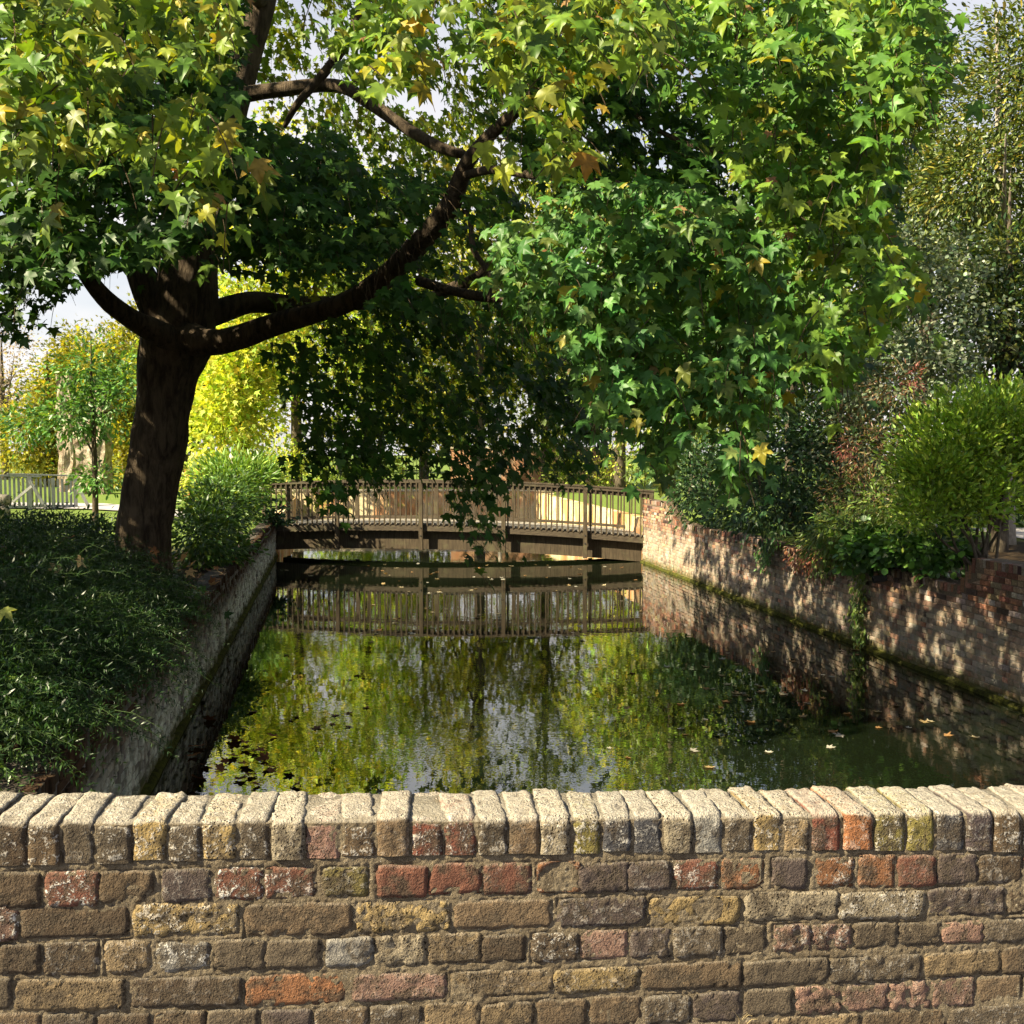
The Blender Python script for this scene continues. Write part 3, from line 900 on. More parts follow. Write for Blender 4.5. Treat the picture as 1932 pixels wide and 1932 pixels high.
def canal_wall(root, p0, p1, top, pal, mat_o, mat_a, mat_core, seed, flip, rough=0.006, n_single=300, thick=0.34, coping=True, core=(0.16, 0.125, 0.09)):
    """brick wall from p0 to p1; top(s) gives its height; bricks face the water"""
    rr = random.Random(seed)
    p0 = np.array(p0); p1 = np.array(p1)
    L = np.linalg.norm(p1 - p0)
    ex = (p1 - p0) / L
    ey = np.array([-ex[1], ex[0]]) if not flip else np.array([ex[1], -ex[0]])      # into the bank
    items = []     # (s0, z0, length, height, proud, colour, tilt)
    PITCHZ = 0.074
    def colour():
        c = np.array(rr.choices([p[:3] for p in pal], [p[3] for p in pal])[0])
        return np.clip(c * (1 + rr.gauss(0, 0.2)) * (1 + np.array([rr.gauss(0, 0.05) for _ in range(3)])), 0.01, 0.6)
    for k in range(-2, 26):
        z = k * PITCHZ + 0.008
        s = 0.0 if k % 2 else 0.055
        while s < L - 0.05:
            bl = 0.21 if (k % 2 == 0 or rr.random() < 0.12) else 0.1
            bl *= rr.uniform(0.95, 1.05)
            t = min(top(s), top(min(L, s + bl)))
            if z + 0.066 <= t - (0.105 if coping else 0.0):
                items.append((s, z, min(bl, L - s), 0.064, rr.gauss(0, rough), colour(), rr.gauss(0, 0.006)))
            s += bl + 0.011
    if coping:
        s = 0.0
        while s < L - 0.07:
            t0, t1 = top(s), top(min(L, s + 0.066))
            if abs(t1 - t0) < 0.3:
                items.append((s, min(t0, t1) - 0.105 + rr.uniform(-0.008, 0.006), 0.064, 0.105 + abs(t1 - t0), rr.gauss(-0.004, rough), colour() * 0.8, math.atan2(t1 - t0, 0.066) * 0.0 + rr.gauss(0, 0.03)))
            s += 0.0745
    # which bricks show largest: nearest ones that project into the frame
    C = np.array([[*(p0 + ex * (i[0] + i[2] / 2)), i[1] + i[3] / 2] for i in items])
    u, v, dep = project(C)
    infr = (u > 0) & (u < 1932) & (v > 0) & (v < 1480) & (dep > 1)
    score = np.where(infr, -dep + np.array([min(i[2], 0.2) for i in items]) * 6, -1e9)
    order = np.argsort(-score)
    single = set(order[:n_single].tolist())
    single = {i for i in single if infr[i]}
    proto = {}
    VA, FA, CA = [], [], []
    base = Vector((p0[0], p0[1], 0))
    rz = math.atan2(ex[1], ex[0])
    root.location = base
    root.rotation_euler = (0, 0, rz)
    sgn = 1 if not flip else -1
    for idx, (s, z, bl, bh, pr, c, tl) in enumerate(items):
        if idx in single:
            key = (round(bl * 100), round(bh * 100), rr.randrange(3))
            if key not in proto:
                Vv, Ff = unit_brick(bl, bh, seed=hash(key) & 0xffff)
                Vv = [(x, y * sgn, zz) for x, y, zz in Vv]
                if sgn < 0: Ff = [tuple(reversed(f)) for f in Ff]
                me = bpy.data.meshes.new('brick'); me.from_pydata(Vv, [], Ff); me.materials.append(mat_o)
                proto[key] = me
            o = bpy.data.objects.new('brick', proto[key])
            col.objects.link(o)
            o.parent = root
            o.location = (s, -pr * sgn, z)
            o.rotation_euler = (0, tl, 0)
            o.color = (*c, 1)
        else:
            Vv, Ff = unit_brick(bl, bh, seed=idx)
            n0 = len(VA)
            for x, y, zz in Vv: VA.append((s + x, (y - pr) * sgn, z + zz))
            for f in Ff: FA.append(tuple(n0 + i for i in (reversed(f) if sgn < 0 else f)))
            CA += [c] * len(Vv)
    me = bpy.data.meshes.new('brickwork'); me.from_pydata(VA, [], FA)
    a = me.color_attributes.new('Col', 'FLOAT_COLOR', 'POINT')
    c4 = np.ones((len(VA), 4), np.float32); c4[:, :3] = np.array(CA)
    a.data.foreach_set('color', c4.ravel())
    tag(add('brickwork', me, mat_a, root), kind='stuff')
    # core with mortar joints
    ns = int(L / 0.15)
    V, F = [], []
    for i in range(ns + 1):
        s = L * i / ns
        t = top(s) - 0.006
        y = 0.011 * sgn
        V += [(s, y, -0.3), (s, y, t), (s, thick * sgn, t), (s, thick * sgn, -0.3)]
    for i in range(ns):
        b = i * 4
        for k in range(3):
            f = (b + k, b + 4 + k, b + 5 + k, b + 1 + k)
            F.append(f if sgn < 0 else tuple(reversed(f)))
    F.append((0, 1, 2, 3)); F.append(tuple(ns * 4 + k for k in (3, 2, 1, 0)))
    me = bpy.data.meshes.new('mortar_core'); me.from_pydata(V, [], F)
    a = me.color_attributes.new('Col', 'FLOAT_COLOR', 'POINT')
    c4 = np.ones((len(V), 4), np.float32); c4[:, :3] = core
    a.data.foreach_set('color', c4.ravel())
    add('mortar_core', me, mat_core, root)
    # mossy footing along the water
    ft = MB()
    n = int(L / 0.12)
    for i in range(n + 1):
        s = L * i / n
        for (y, z) in ((-0.06, -0.3), (-0.06, 0.02), (-0.045, 0.042), (0.02, 0.05)):
            ft.v.append((s, (y + 0.012 * noise.noise(Vector((s * 1.3, z * 9, seed)))) * sgn, z + (0.022 * noise.noise(Vector((s * 2, 4, seed))) + 0.014 * noise.noise(Vector((s * 7, 4, seed))))))
    for i in range(n):
        for k in range(3):
            f = (i * 4 + k, i * 4 + 4 + k, i * 4 + 5 + k, i * 4 + 1 + k)
            ft.f.append(tuple(reversed(f)) if sgn < 0 else f)
    ft.build('footing', M['moss'], root, True)

RL0, RL1 = np.array([RWX(2.6), 2.6]), np.array([RWX(27.5), 27.5])
def r_top(s):
    y = 2.6 + s * (24.9 / np.linalg.norm(RL1 - RL0))
    if y < 12.75: return 1.66
    if y < 13.05: return 1.66 - (y - 12.75) / 0.3 * 0.36
    if y < 24.4: return 1.29 + 0.02 * math.sin(y * 1.3)
    if y < 25.5: return 1.29 + 0.40 * ((y - 24.4) / 1.1) ** 2.2
    return 1.70
PAL_R = [(0.29, 0.16, 0.11, 3), (0.19, 0.095, 0.07, 2), (0.34, 0.19, 0.12, 2), (0.085, 0.055, 0.05, 1.6), (0.34, 0.26, 0.19, 3), (0.36, 0.28, 0.17, 1.5), (0.4, 0.34, 0.29, 2.5), (0.4, 0.17, 0.1, 0.8)]
rw = empty('canal_wall')
tag(rw, 'long red and grey brick retaining wall along the water beside the lime green bush', 'wall')
canal_wall(rw, RL0, RL1, r_top, PAL_R, M['rbrick_o'], M['rbrick_a'], M['cmortar'], 5, True)

LL0, LL1 = np.array([LWX(2.6), 2.6]), np.array([LWX(29.2), 29.2])
def l_top(s):
    y = 2.6 + s * (26.6 / np.linalg.norm(LL1 - LL0))
    return 1.07 + 0.02 * math.sin(y * 2.1)
PAL_L = [(0.1, 0.05, 0.03, 3), (0.16, 0.085, 0.05, 2), (0.06, 0.035, 0.025, 2), (0.2, 0.13, 0.085, 2), (0.2, 0.19, 0.15, 1.5)]
lw = empty('canal_wall')
tag(lw, 'low eroded brick wall with pale lime streaks below the feathery evergreen bank', 'wall')
canal_wall(lw, LL0, LL1, l_top, PAL_L, M['lbrick_o'], M['lbrick_a'], M['cmortar'], 9, False, rough=0.014, core=(0.035, 0.024, 0.016))

# short brick pier behind the near end of the low wall
pr = empty('brick_pier')
tag(pr, 'small broken brick pier at the near end of the low eroded wall', 'pier')
canal_wall(pr, (-4.3, 6.55), (-3.28, 6.75), lambda s: 1.13 - 0.04 * s, PAL_L, M['lbrick_o'], M['lbrick_a'], M['cmortar'], 21, False, rough=0.01, n_single=200, thick=0.5, core=(0.035, 0.024, 0.016))

# drain pipe and stone on the long wall
dp = empty('drain_pipe', (RWX(14.9) - 0.02, 14.9, 1.14), math.atan2(1, -0.154) + R(90))
tag(dp, 'short dark drain pipe poking out of the red brick wall top', 'pipe')
ring = MB(); k = 14
for (r_, x_) in ((0.055, 0.05), (0.055, -0.16), (0.042, -0.16), (0.042, 0.04)):
    for j in range(k):
        a = 2 * math.pi * j / k
        ring.v.append((x_, r_ * math.cos(a), r_ * math.sin(a)))
for i in range(3):
    for j in range(k):
        a = i * k + j; b = i * k + (j + 1) % k
        ring.f.append((a, b, b + k, a + k))
ring.build('pipe', M['iron'], dp, True)
dp.rotation_euler = (0, R(-8), math.atan2(0.154, 1) * 0 )

st = MB()
c0 = at(1815, 1083, 13.2)
for j in range(6):
    for i in range(9):
        th = math.pi * j / 5; ph = 2 * math.pi * i / 9
        q = Vector((math.sin(th) * math.cos(ph), math.sin(th) * math.sin(ph), math.cos(th)))
        q *= 1 + 0.3 * noise.noise(q * 2)
        st.v.append((q.x * 0.09, q.y * 0.1, q.z * 0.11))
for j in range(5):
    for i in range(9):
        a = j * 9 + i; b = j * 9 + (i + 1) % 9
        st.f.append((a, a + 9, b + 9, b))
so = st.build('loose_stone', M['palebark'], None, True)
so.location = (c0[0] + 0.12, c0[1], 1.27)
tag(so, 'small grey stone lying where the red brick wall steps up', 'stone')

# ------------------------------------------------------------------ footbridge
br_l = at(497, 914, 29.0); br_r = at(1233, 930, 27.4)
bo = np.array([br_l[0], br_l[1]])
bd = np.array([br_r[0] - br_l[0], br_r[1] - br_l[1]])
BL = np.linalg.norm(bd)
bridge = empty('footbridge', (bo[0], bo[1], 0), math.atan2(bd[1], bd[0]))
tag(bridge, 'weathered timber footbridge with arched deck and baluster railings over the water', 'bridge')
def rail_z(s): return 2.156 - 0.70 * (s - 0.36) ** 2
def deck_z(s): return rail_z(s) - 1.16
NSEG = 20
def arched(y0, y1, z0, z1, s0=0.0, s1=1.0):
    """beam following the arch: cross-section y0..y1, heights relative to the rail line"""
    b = MB()
    for i in range(NSEG + 1):
        s = s0 + (s1 - s0) * i / NSEG
        x = s * BL; z = rail_z(s)
        b.v += [(x, y0, z + z0), (x, y1, z + z0), (x, y1, z + z1), (x, y0, z + z1)]
    for i in range(NSEG):
        a = i * 4
        for k in range(4):
            k2 = (k + 1) % 4
            b.f.append((a + k, a + k2, a + 4 + k2, a + 4 + k))
    b.f.append((3, 2, 1, 0)); b.f.append(tuple(NSEG * 4 + k for k in range(4)))
    return b
POSTS_U = [500, 637, 795, 951, 1105, 1229]
def s_of_u(u):
    # where the sight line crosses the railing line
    r = ray(u, 915)[:2]
    A = np.array([[bd[0], -r[0]], [bd[1], -r[1]]])
    return np.linalg.solve(A, -bo)[0]
post_s = [s_of_u(u) for u in POSTS_U]
WID = 1.75
for side, (y, nm) in enumerate(((0.0, 'near'), (WID, 'far'))):
    arched(y - 0.07, y + 0.07, -0.045, 0.0).build('handrail', M['woodh'], bridge)
    arched(y - 0.028, y + 0.028, -0.15, -0.047).build('top_rail', M['woodh'], bridge)
    arched(y - 0.028, y + 0.028, -1.14, -1.06).build('bottom_rail', M['woodh'], bridge) if side else None
    for s in post_s:
        z = rail_z(s)
        yo = -0.085 if side == 0 else 0.085
        po = MB().box(s * BL - 0.055, s * BL + 0.055, y + yo - 0.05, y + yo + 0.05, z - 1.90, z - 0.048).build('post', M['wood'], bridge)
        for zz in (-1.28, -1.5):
            MB().tube([(s * BL, y + yo - 0.054, z + zz), (s * BL, y + yo - 0.068, z + zz)], [0.02, 0.016], 8).build('bolt', M['iron'], po)
    x = 0.09
    while x < BL - 0.05:
        s = x / BL
        if min(abs(s - q) * BL for q in post_s) > 0.085:
            z = rail_z(s)
            b = MB().box(-0.019, 0.019, -0.018, 0.018, -1.23 if side == 0 else -1.14, -0.046)
            o = b.build('baluster', M['wood'], bridge)
            o.location = (x + random.uniform(-0.006, 0.006), y + (-0.05 if side == 0 else 0.05), z)
            o.rotation_euler = (0, random.gauss(0, 0.006), 0)
        x += 0.15 if side == 0 else 0.3
# deck boards
x = 0.02
while x < BL - 0.1:
    z = deck_z(x / BL)
    o = MB().box(0, 0.135, 0.0, WID, -0.04, 0.0).build('deck_board', M['deck'], bridge)
    o.location = (x, 0, z + random.uniform(-0.003, 0.003))
    sl = -(deck_z((x + 0.07) / BL) - deck_z(x / BL)) / 0.07
    o.rotation_euler = (0, math.atan(sl), 0)
    x += 0.145
arched(-0.055, -0.003, -1.37, -1.22).build('fascia_board', M['woodh'], bridge)
arched(0.12, 0.32, -1.89, -1.205).build('main_beam', M['wood'], bridge)
arched(WID - 0.32, WID - 0.12, -1.89, -1.205).build('main_beam', M['wood'], bridge)
for s in (0.24, 0.84):
    z = rail_z(s)
    MB().box(s * BL - 0.12, s * BL + 0.12, 0.05, 0.118, z - 1.6, z - 1.39).build('bearing_block', M['wood'], bridge)

# ------------------------------------------------------------------ the maple
maple = empty('maple_tree', tuple(at(275, 1105, 14.0)))
mo = Vector(maple.location)
tag(maple, 'big old maple with drooping boughs leaning over the water', 'tree')
def mpart(name, pts, rad, k=10, rough=0.1, per=5, mat='bark', parent=None, ridge=0.05):
    p, r = spline([np.array(q) - np.array(mo) for q in pts], rad, per)
    return MB().tube(p, r, k, rough, ridge=ridge).build(name, M[mat], parent or maple, True)
DT = 14.0
ppm = FPX / DT
tr = [(272, 1150, 165), (268, 1095, 136), (272, 1040, 120), (275, 980, 116), (288, 900, 115), (302, 820, 122), (309, 780, 118), (317, 700, 130), (332, 645, 156), (350, 570, 146), (362, 480, 118), (383, 390, 92), (412, 290, 80), (444, 180, 68), (470, 80, 66), (494, 0, 66), (520, -120, 60), (560, -320, 44), (580, -520, 26), (590, -640, 10)]
mpart('trunk', [at(u, v, DT + (0 if v > 400 else (400 - v) * 0.002)) for u, v, w in tr], [w * 0.42 / ppm for u, v, w in tr], 44, 0.09, 10)
BR = [
    ([(345, 650, 13.8), (300, 628, 13.5), (250, 602, 13.2), (195, 560, 12.8), (150, 500, 12.3), (110, 430, 11.6), (60, 330, 10.5), (-30, 240, 9.5), (-160, 140, 8.4)], [60, 48, 38, 33, 30, 24, 18, 12, 6]),
    ([(340, 632, 13.8), (390, 645, 13.5), (440, 640, 13.3), (520, 612, 13.0), (600, 588, 12.7), (660, 568, 12.4), (725, 525, 12.1), (790, 460, 11.7), (848, 390, 11.3), (880, 310, 10.9), (930, 250, 10.5), (1000, 195, 10.0), (1120, 150, 9.2), (1230, 130, 8.4)], [66, 54, 46, 42, 40, 40, 42, 42, 40, 30, 24, 20, 15, 9]),
    ([(340, 615, 14.0), (400, 592, 14.1), (470, 570, 14.4), (560, 575, 14.6), (680, 570, 14.6), (790, 570, 14.4), (850, 545, 14.2), (905, 519, 14.0), (980, 440, 13.6)], [60, 50, 40, 34, 30, 26, 22, 18, 10]),
    ([(790, 530, 12.6), (850, 548, 12.3), (910, 560, 12.0), (975, 566, 11.6), (1080, 590, 11.0), (1180, 640, 10.4)], [20, 18, 17, 15, 11, 6]),
    ([(440, 180, 14.2), (520, 170, 14.0), (600, 161, 13.8), (650, 166, 13.6), (700, 196, 13.4), (760, 238, 13.1), (830, 278, 12.8), (875, 292, 12.6)], [30, 27, 25, 24, 24, 22, 20, 16]),
    ([(700, -30, 13.0), (662, 68, 13.1), (608, 142, 13.2), (562, 195, 13.2), (536, 240, 13.3)], [16, 18, 18, 15, 9]),
    ([(282, 455, 12.9), (330, 462, 12.8), (380, 452, 12.7), (410, 438, 12.6), (450, 396, 12.4), (480, 330, 12.0)], [22, 24, 22, 20, 16, 8]),
    ([(335, 650, 13.9), (290, 570, 13.8), (258, 490, 13.7), (262, 420, 13.6), (250, 330, 13.4), (200, 220, 12.8), (150, 90, 12.0)], [80, 66, 46, 36, 28, 20, 12]),
    ([(880, 330, 10.9), (930, 320, 10.4), (1000, 330, 9.9), (1090, 338, 9.3), (1180, 350, 8.6), (1290, 400, 7.8), (1380, 480, 7.2)], [17, 16, 15, 13, 11, 8, 4]),
    ([(1120, 150, 9.2), (1190, 138, 8.8), (1250, 120, 8.4), (1320, 92, 8.0), (1430, 60, 7.4), (1560, 60, 6.9)], [11, 12, 11, 10, 7, 4]),
    ([(1120, 150, 9.2), (1250, 250, 8.6), (1400, 300, 8.2), (1500, 285, 8.0), (1620, 262, 7.8)], [9, 9, 8, 7, 4]),
    ([(1180, 350, 8.6), (1340, 385, 8.4), (1420, 410, 8.2), (1480, 432, 8.0), (1560, 500, 7.6)], [9, 10, 9, 8, 4]),
    ([(1000, 195, 10.0), (1010, 100, 8.2), (960, 20, 6.4), (880, -30, 5.4)], [12, 9, 7, 4]),
    ([(494, 0, 14.8), (420, -60, 11.5), (320, -40, 8.0), (200, 10, 5.6), (90, 90, 5.0)], [34, 22, 14, 9, 5]),
    ([(820, 430, 11.5), (880, 400, 11.2), (893, 470, 11.0), (925, 520, 10.8), (922, 570, 10.7)], [9, 9, 11, 10, 6]),
]
for pts, w in BR:
    mpart('branch', [at(*q) for q in pts], [w_ / 2 * q[2] / FPX for w_, q in zip(w, pts)], 9, 0.12, 4)

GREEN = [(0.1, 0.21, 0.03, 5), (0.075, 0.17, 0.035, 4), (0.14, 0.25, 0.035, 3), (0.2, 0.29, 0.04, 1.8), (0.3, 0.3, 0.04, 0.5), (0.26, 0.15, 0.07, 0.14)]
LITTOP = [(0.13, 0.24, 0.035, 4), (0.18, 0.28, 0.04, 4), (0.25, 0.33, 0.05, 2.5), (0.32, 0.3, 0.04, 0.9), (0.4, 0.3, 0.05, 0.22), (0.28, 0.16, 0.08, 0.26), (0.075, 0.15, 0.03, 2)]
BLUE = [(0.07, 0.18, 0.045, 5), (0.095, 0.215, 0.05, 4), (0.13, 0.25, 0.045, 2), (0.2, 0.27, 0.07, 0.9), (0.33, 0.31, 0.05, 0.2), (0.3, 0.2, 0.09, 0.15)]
SHADED = [(0.038, 0.098, 0.018, 4), (0.052, 0.12, 0.02, 3), (0.08, 0.15, 0.022, 1)]  # darker greens: shade inside the crown put into the leaf colour
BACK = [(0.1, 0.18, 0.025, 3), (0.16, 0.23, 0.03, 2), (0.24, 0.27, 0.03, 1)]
LAY = []   # (P, Tip, Nor, S, C) of every maple leaf, near ones first
twigs = MB()
TR = np.array([mo.x + 0.4, mo.y])

def sprays(poly, d0, d1, n, size, pal, holes=(), slen=0.32, per=8, tw=True, hold=1.0, slack=18, front=None, ragged=True, clear=0):
    """hanging shoots inside the volume that the outline sweeps between distances d0 and d1"""
    poly = np.array(poly, float)
    lo, hi = poly.min(0), poly.max(0)
    out_P, out_T, out_N = [], [], []
    ns = n // per
    got = 0; tries = 0
    while got < ns and tries < ns * 12:
        tries += 1
        u = rng.uniform(lo[0], hi[0]); v = rng.uniform(lo[1], hi[1])
        ju = 42 * noise.noise(Vector((u * 0.012, v * 0.012, 3.3))) if ragged else 0; jv = 42 * noise.noise(Vector((u * 0.012, v * 0.012, 8.1))) if ragged else 0
        if not inpoly(np.array([u + ju]), np.array([v + jv]), poly)[0]: continue
        if any(inpoly(np.array([u]), np.array([v]), h)[0] for h in holes) and rng.random() < hold: continue
        d = rng.uniform(d0, d1)
        if noise.noise(Vector((u * 0.011, v * 0.011, d * 0.9))) < -0.22: continue
        got += 1
        A = at(u, v, d)
        o2 = A[:2] - TR
        o2 = o2 / (np.linalg.norm(o2) + 1e-6)
        out = np.array([o2[0] * 0.8, o2[1] * 0.8 - 0.25, 0])
        if front is not None: out = np.array(front, float)
        out = out / np.linalg.norm(out)
        L = slen * rng.uniform(0.6, 1.4)
        dirv = norm(np.array([out[0] * 0.7 + rng.normal(0, 0.35), out[1] * 0.7 + rng.normal(0, 0.35), -0.55 + rng.normal(0, 0.25)]))
        path = []
        p = A.copy(); dv = dirv.copy()
        for k in range(5):
            path.append(p.copy())
            p = p + dv * L / 4
            dv = norm(dv + np.array([0, 0, -0.22]))
        for k in range(per):
            t = (k // 2 + rng.random() * 0.5) / (per / 2) * 3.99
            i = min(3, int(t)); q = path[i] + (path[i + 1] - path[i]) * (t - i)
            sidev = norm(np.cross(dirv, np.array([0, 0, 1.0]))) * (1 if k % 2 else -1)
            pet = norm(sidev * 0.8 + out * 0.4 + rng.normal(0, 0.4, 3) + np.array([0, 0, 0.1])) * size * rng.uniform(0.4, 1.0)
            b = q + pet
            tip = norm(np.array([0, 0, -0.85]) + out * 0.45 + sidev * 0.38 + rng.normal(0, 0.3, 3))
            nor = norm(out * 0.85 + np.array([0, 0, 0.7]) + rng.normal(0, 0.45, 3))
            out_P.append(b); out_T.append(tip); out_N.append(nor)
        if tw:
            twigs.tube([Vector(x) - mo for x in path], [0.004, 0.0035, 0.003, 0.0022, 0.0015], 3, cap=False)
    P = np.array(out_P); T = np.array(out_T); N = np.array(out_N)
    u, v, dd = project(P + T * size * 0.5)
    keep = np.ones(len(P), bool)
    if clear:                                  # the boughs stay in sight, shoots grow round and behind them
        for bi in (1, 3, 4, 5, 8):
            pts = np.array(BR[bi][0])
            for a_, b_ in zip(pts[:-1], pts[1:]):
                ab = b_[:2] - a_[:2]
                tt = np.clip(((u - a_[0]) * ab[0] + (v - a_[1]) * ab[1]) / (ab @ ab), 0, 1)
                dist = np.hypot(u - a_[0] - tt * ab[0], v - a_[1] - tt * ab[1])
                keep &= ~((dist < clear) & (dd < a_[2] + (b_[2] - a_[2]) * tt + 0.2))
    k = inpoly(u, v, poly) | (rng.random(len(P)) < 0.22)
    if slack:
        for du, dv_ in ((slack, 0), (-slack, 0), (0, -slack)):
            k |= inpoly(u + du, v + dv_, poly)
    k &= keep
    P, T, N = P[k], T[k], N[k]
    S = size * (0.62 + 0.6 * rng.random(len(P)))
    C = colours(len(P), pal, 0.2)
    S = np.where(C[:, 0] > C[:, 1] * 1.2, S * 0.6, S)
    return P, T, N, S, C

LA = [
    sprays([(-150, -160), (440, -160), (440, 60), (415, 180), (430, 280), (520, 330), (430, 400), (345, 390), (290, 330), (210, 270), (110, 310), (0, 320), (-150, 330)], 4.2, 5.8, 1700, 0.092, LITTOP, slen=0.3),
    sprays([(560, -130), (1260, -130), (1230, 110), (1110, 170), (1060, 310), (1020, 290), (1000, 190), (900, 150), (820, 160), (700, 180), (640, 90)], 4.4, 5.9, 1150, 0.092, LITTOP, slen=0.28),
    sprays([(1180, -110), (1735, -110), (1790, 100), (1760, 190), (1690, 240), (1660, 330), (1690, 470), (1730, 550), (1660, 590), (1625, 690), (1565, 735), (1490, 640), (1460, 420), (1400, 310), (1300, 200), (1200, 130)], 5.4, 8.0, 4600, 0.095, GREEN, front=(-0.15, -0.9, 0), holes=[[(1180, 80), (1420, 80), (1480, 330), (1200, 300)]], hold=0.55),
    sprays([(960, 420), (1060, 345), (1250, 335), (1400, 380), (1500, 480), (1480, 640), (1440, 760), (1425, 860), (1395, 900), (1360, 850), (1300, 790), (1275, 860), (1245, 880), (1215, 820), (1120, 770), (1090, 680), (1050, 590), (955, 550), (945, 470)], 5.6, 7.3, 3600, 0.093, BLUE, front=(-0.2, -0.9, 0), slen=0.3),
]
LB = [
    sprays([(430, 230), (560, 215), (700, 300), (860, 340), (960, 380), (1000, 570), (900, 610), (700, 570), (640, 530), (450, 540), (395, 420)], 9.3, 13.5, 4000, 0.125, SHADED, holes=[[(430, 485), (640, 485), (660, 560), (430, 565)], [(780, 400), (965, 390), (960, 540), (800, 560)]], hold=0.85, slen=0.45, per=10, clear=24),
    sprays([(-40, -60), (470, -60), (440, 150), (430, 420), (330, 480), (180, 500), (120, 540), (-40, 470)], 8.2, 12.6, 6200, 0.128, SHADED, slen=0.45, per=10),
    sprays([(480, 640), (560, 620), (700, 570), (1000, 600), (1120, 690), (1135, 820), (1090, 905), (1000, 880), (925, 920), (905, 1030), (880, 1050), (855, 980), (860, 910), (780, 885), (700, 910), (610, 930), (560, 940), (535, 870), (560, 800), (540, 720)], 11.5, 16.0, 4300, 0.128, SHADED, slen=0.55, per=10, clear=22),
    sprays([(-30, 440), (110, 450), (190, 480), (150, 560), (60, 610), (-30, 630)], 11.0, 13.0, 420, 0.12, SHADED, slen=0.4, slack=25),
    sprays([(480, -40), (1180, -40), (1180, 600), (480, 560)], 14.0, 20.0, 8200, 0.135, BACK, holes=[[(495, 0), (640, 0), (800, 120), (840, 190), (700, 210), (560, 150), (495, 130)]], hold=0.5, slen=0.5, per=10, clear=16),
    sprays([(880, -60), (1600, -60), (1690, 330), (1620, 700), (1440, 720), (1100, 700), (1020, 330), (920, 180)], 8.0, 11.5, 7600, 0.128, SHADED, slen=0.45, per=10),
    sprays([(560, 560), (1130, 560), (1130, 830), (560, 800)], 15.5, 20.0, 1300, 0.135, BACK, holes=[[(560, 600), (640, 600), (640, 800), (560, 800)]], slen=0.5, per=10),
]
# the rest of the crown, above and beside what the picture holds, which shades the bank and the water
def crown_rest(c, r, n, size, pal, zmin):
    P, O, D = blob_points([(*c, *r)], n, n // 14, 0.45, 0.5)
    T = norm(D * 0.5 + rng.normal(0, 0.4, (n, 3)) + np.array([0, 0, -0.6]))
    N = norm(D * 0.5 + np.array([0, 0, 0.8]) + rng.normal(0, 0.4, (n, 3)))
    S = size * (0.7 + 0.6 * rng.random(n))
    u, v, dd = project(P)
    k = (P[:, 2] > zmin) & ~((dd > 0) & (u > -40) & (u < 1975) & (v > -70))
    k &= ~((P[:, 1] < 5.8) & (P[:, 2] < 11))
    return P[k], T[k], N[k], S[k], colours(int(k.sum()), pal, 0.15)
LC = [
    crown_rest((-4.2, 13.5, 10.0), (8.5, 8.5, 4.0), 17000, 0.2, SHADED, 6.0),
    crown_rest((-10.5, 12.5, 5.8), (4.2, 5.0, 3.2), 9000, 0.2, SHADED, 3.0),
]

# single leaves: the 300 that show largest
P = np.concatenate([x[0] for x in LA]); T = np.concatenate([x[1] for x in LA]); N = np.concatenate([x[2] for x in LA]); S = np.concatenate([x[3] for x in LA]); C = np.concatenate([x[4] for x in LA])
# a few hanging tips seen against the dark
EXTRA = [(108, 385, 4.6, (0.28, 0.25, 0.05)), (92, 405, 4.6, (0.17, 0.25, 0.05)), (945, 315, 4.7, (0.38, 0.42, 0.04)), (962, 300, 4.75, (0.3, 0.36, 0.05)), (912, 268, 4.8, (0.3, 0.38, 0.05)), (1030, 285, 4.8, (0.33, 0.4, 0.05)), (1107, 290, 4.9, (0.42, 0.22, 0.04)), (1050, 300, 4.9, (0.2, 0.27, 0.05)), (485, 300, 4.8, (0.42, 0.3, 0.08)), (500, 325, 4.8, (0.22, 0.27, 0.06)), (1640, 560, 6.2, (0.42, 0.38, 0.04)), (1730, 540, 6.3, (0.45, 0.36, 0.03)), (775, 40, 4.6, (0.45, 0.34, 0.03)), (800, 20, 4.6, (0.42, 0.3, 0.03)), (1073, 540, 5.5, (0.42, 0.38, 0.04)), (1440, 700, 6.0, (0.45, 0.26, 0.04)), (1240, 860, 6.2, (0.38, 0.36, 0.08)), (1262, 870, 6.2, (0.2, 0.3, 0.06)), (1255, 900, 6.2, (0.3, 0.33, 0.07)), (1390, 900, 6.2, (0.16, 0.25, 0.05)), (1405, 915, 6.2, (0.1, 0.2, 0.04)), (1368, 880, 6.2, (0.09, 0.19, 0.04))]
eP = np.array([at(u, v, d) for u, v, d, c in EXTRA])
eT = norm(np.array([[0.15 * ((i % 3) - 1), -0.15, -1] for i in range(len(EXTRA))]) + rng.normal(0, 0.12, (len(EXTRA), 3)))
eN = norm(np.array([[-0.1, -1, 0.45]] * len(EXTRA)) + rng.normal(0, 0.2, (len(EXTRA), 3)))
eS = np.full(len(EXTRA), 0.12); eC = np.array([c for *_, c in EXTRA])
for pts in ([(110, 225, 4.7), (112, 300, 4.65), (108, 350, 4.6), (105, 385, 4.6)], [(966, 140, 4.9), (972, 190, 4.8), (960, 250, 4.75), (945, 285, 4.7), (945, 316, 4.7)], [(960, 262, 4.76), (930, 262, 4.78), (912, 268, 4.8)]):
    p, r = spline([at(*q) - np.array(mo) for q in pts], [0.0035, 0.003, 0.0025, 0.002, 0.002][:len(pts)], 3)
    twigs.tube(p, r, 4, cap=False)
P = np.concatenate([eP, P]); T = np.concatenate([eT, T]); N = np.concatenate([eN, N]); S = np.concatenate([eS, S]); C = np.concatenate([eC, C])
mid = P + norm(T) * S[:, None] * 0.4
u, v, dep = project(mid)
G = 4.0
zb = np.full((490, 490), 1e9)
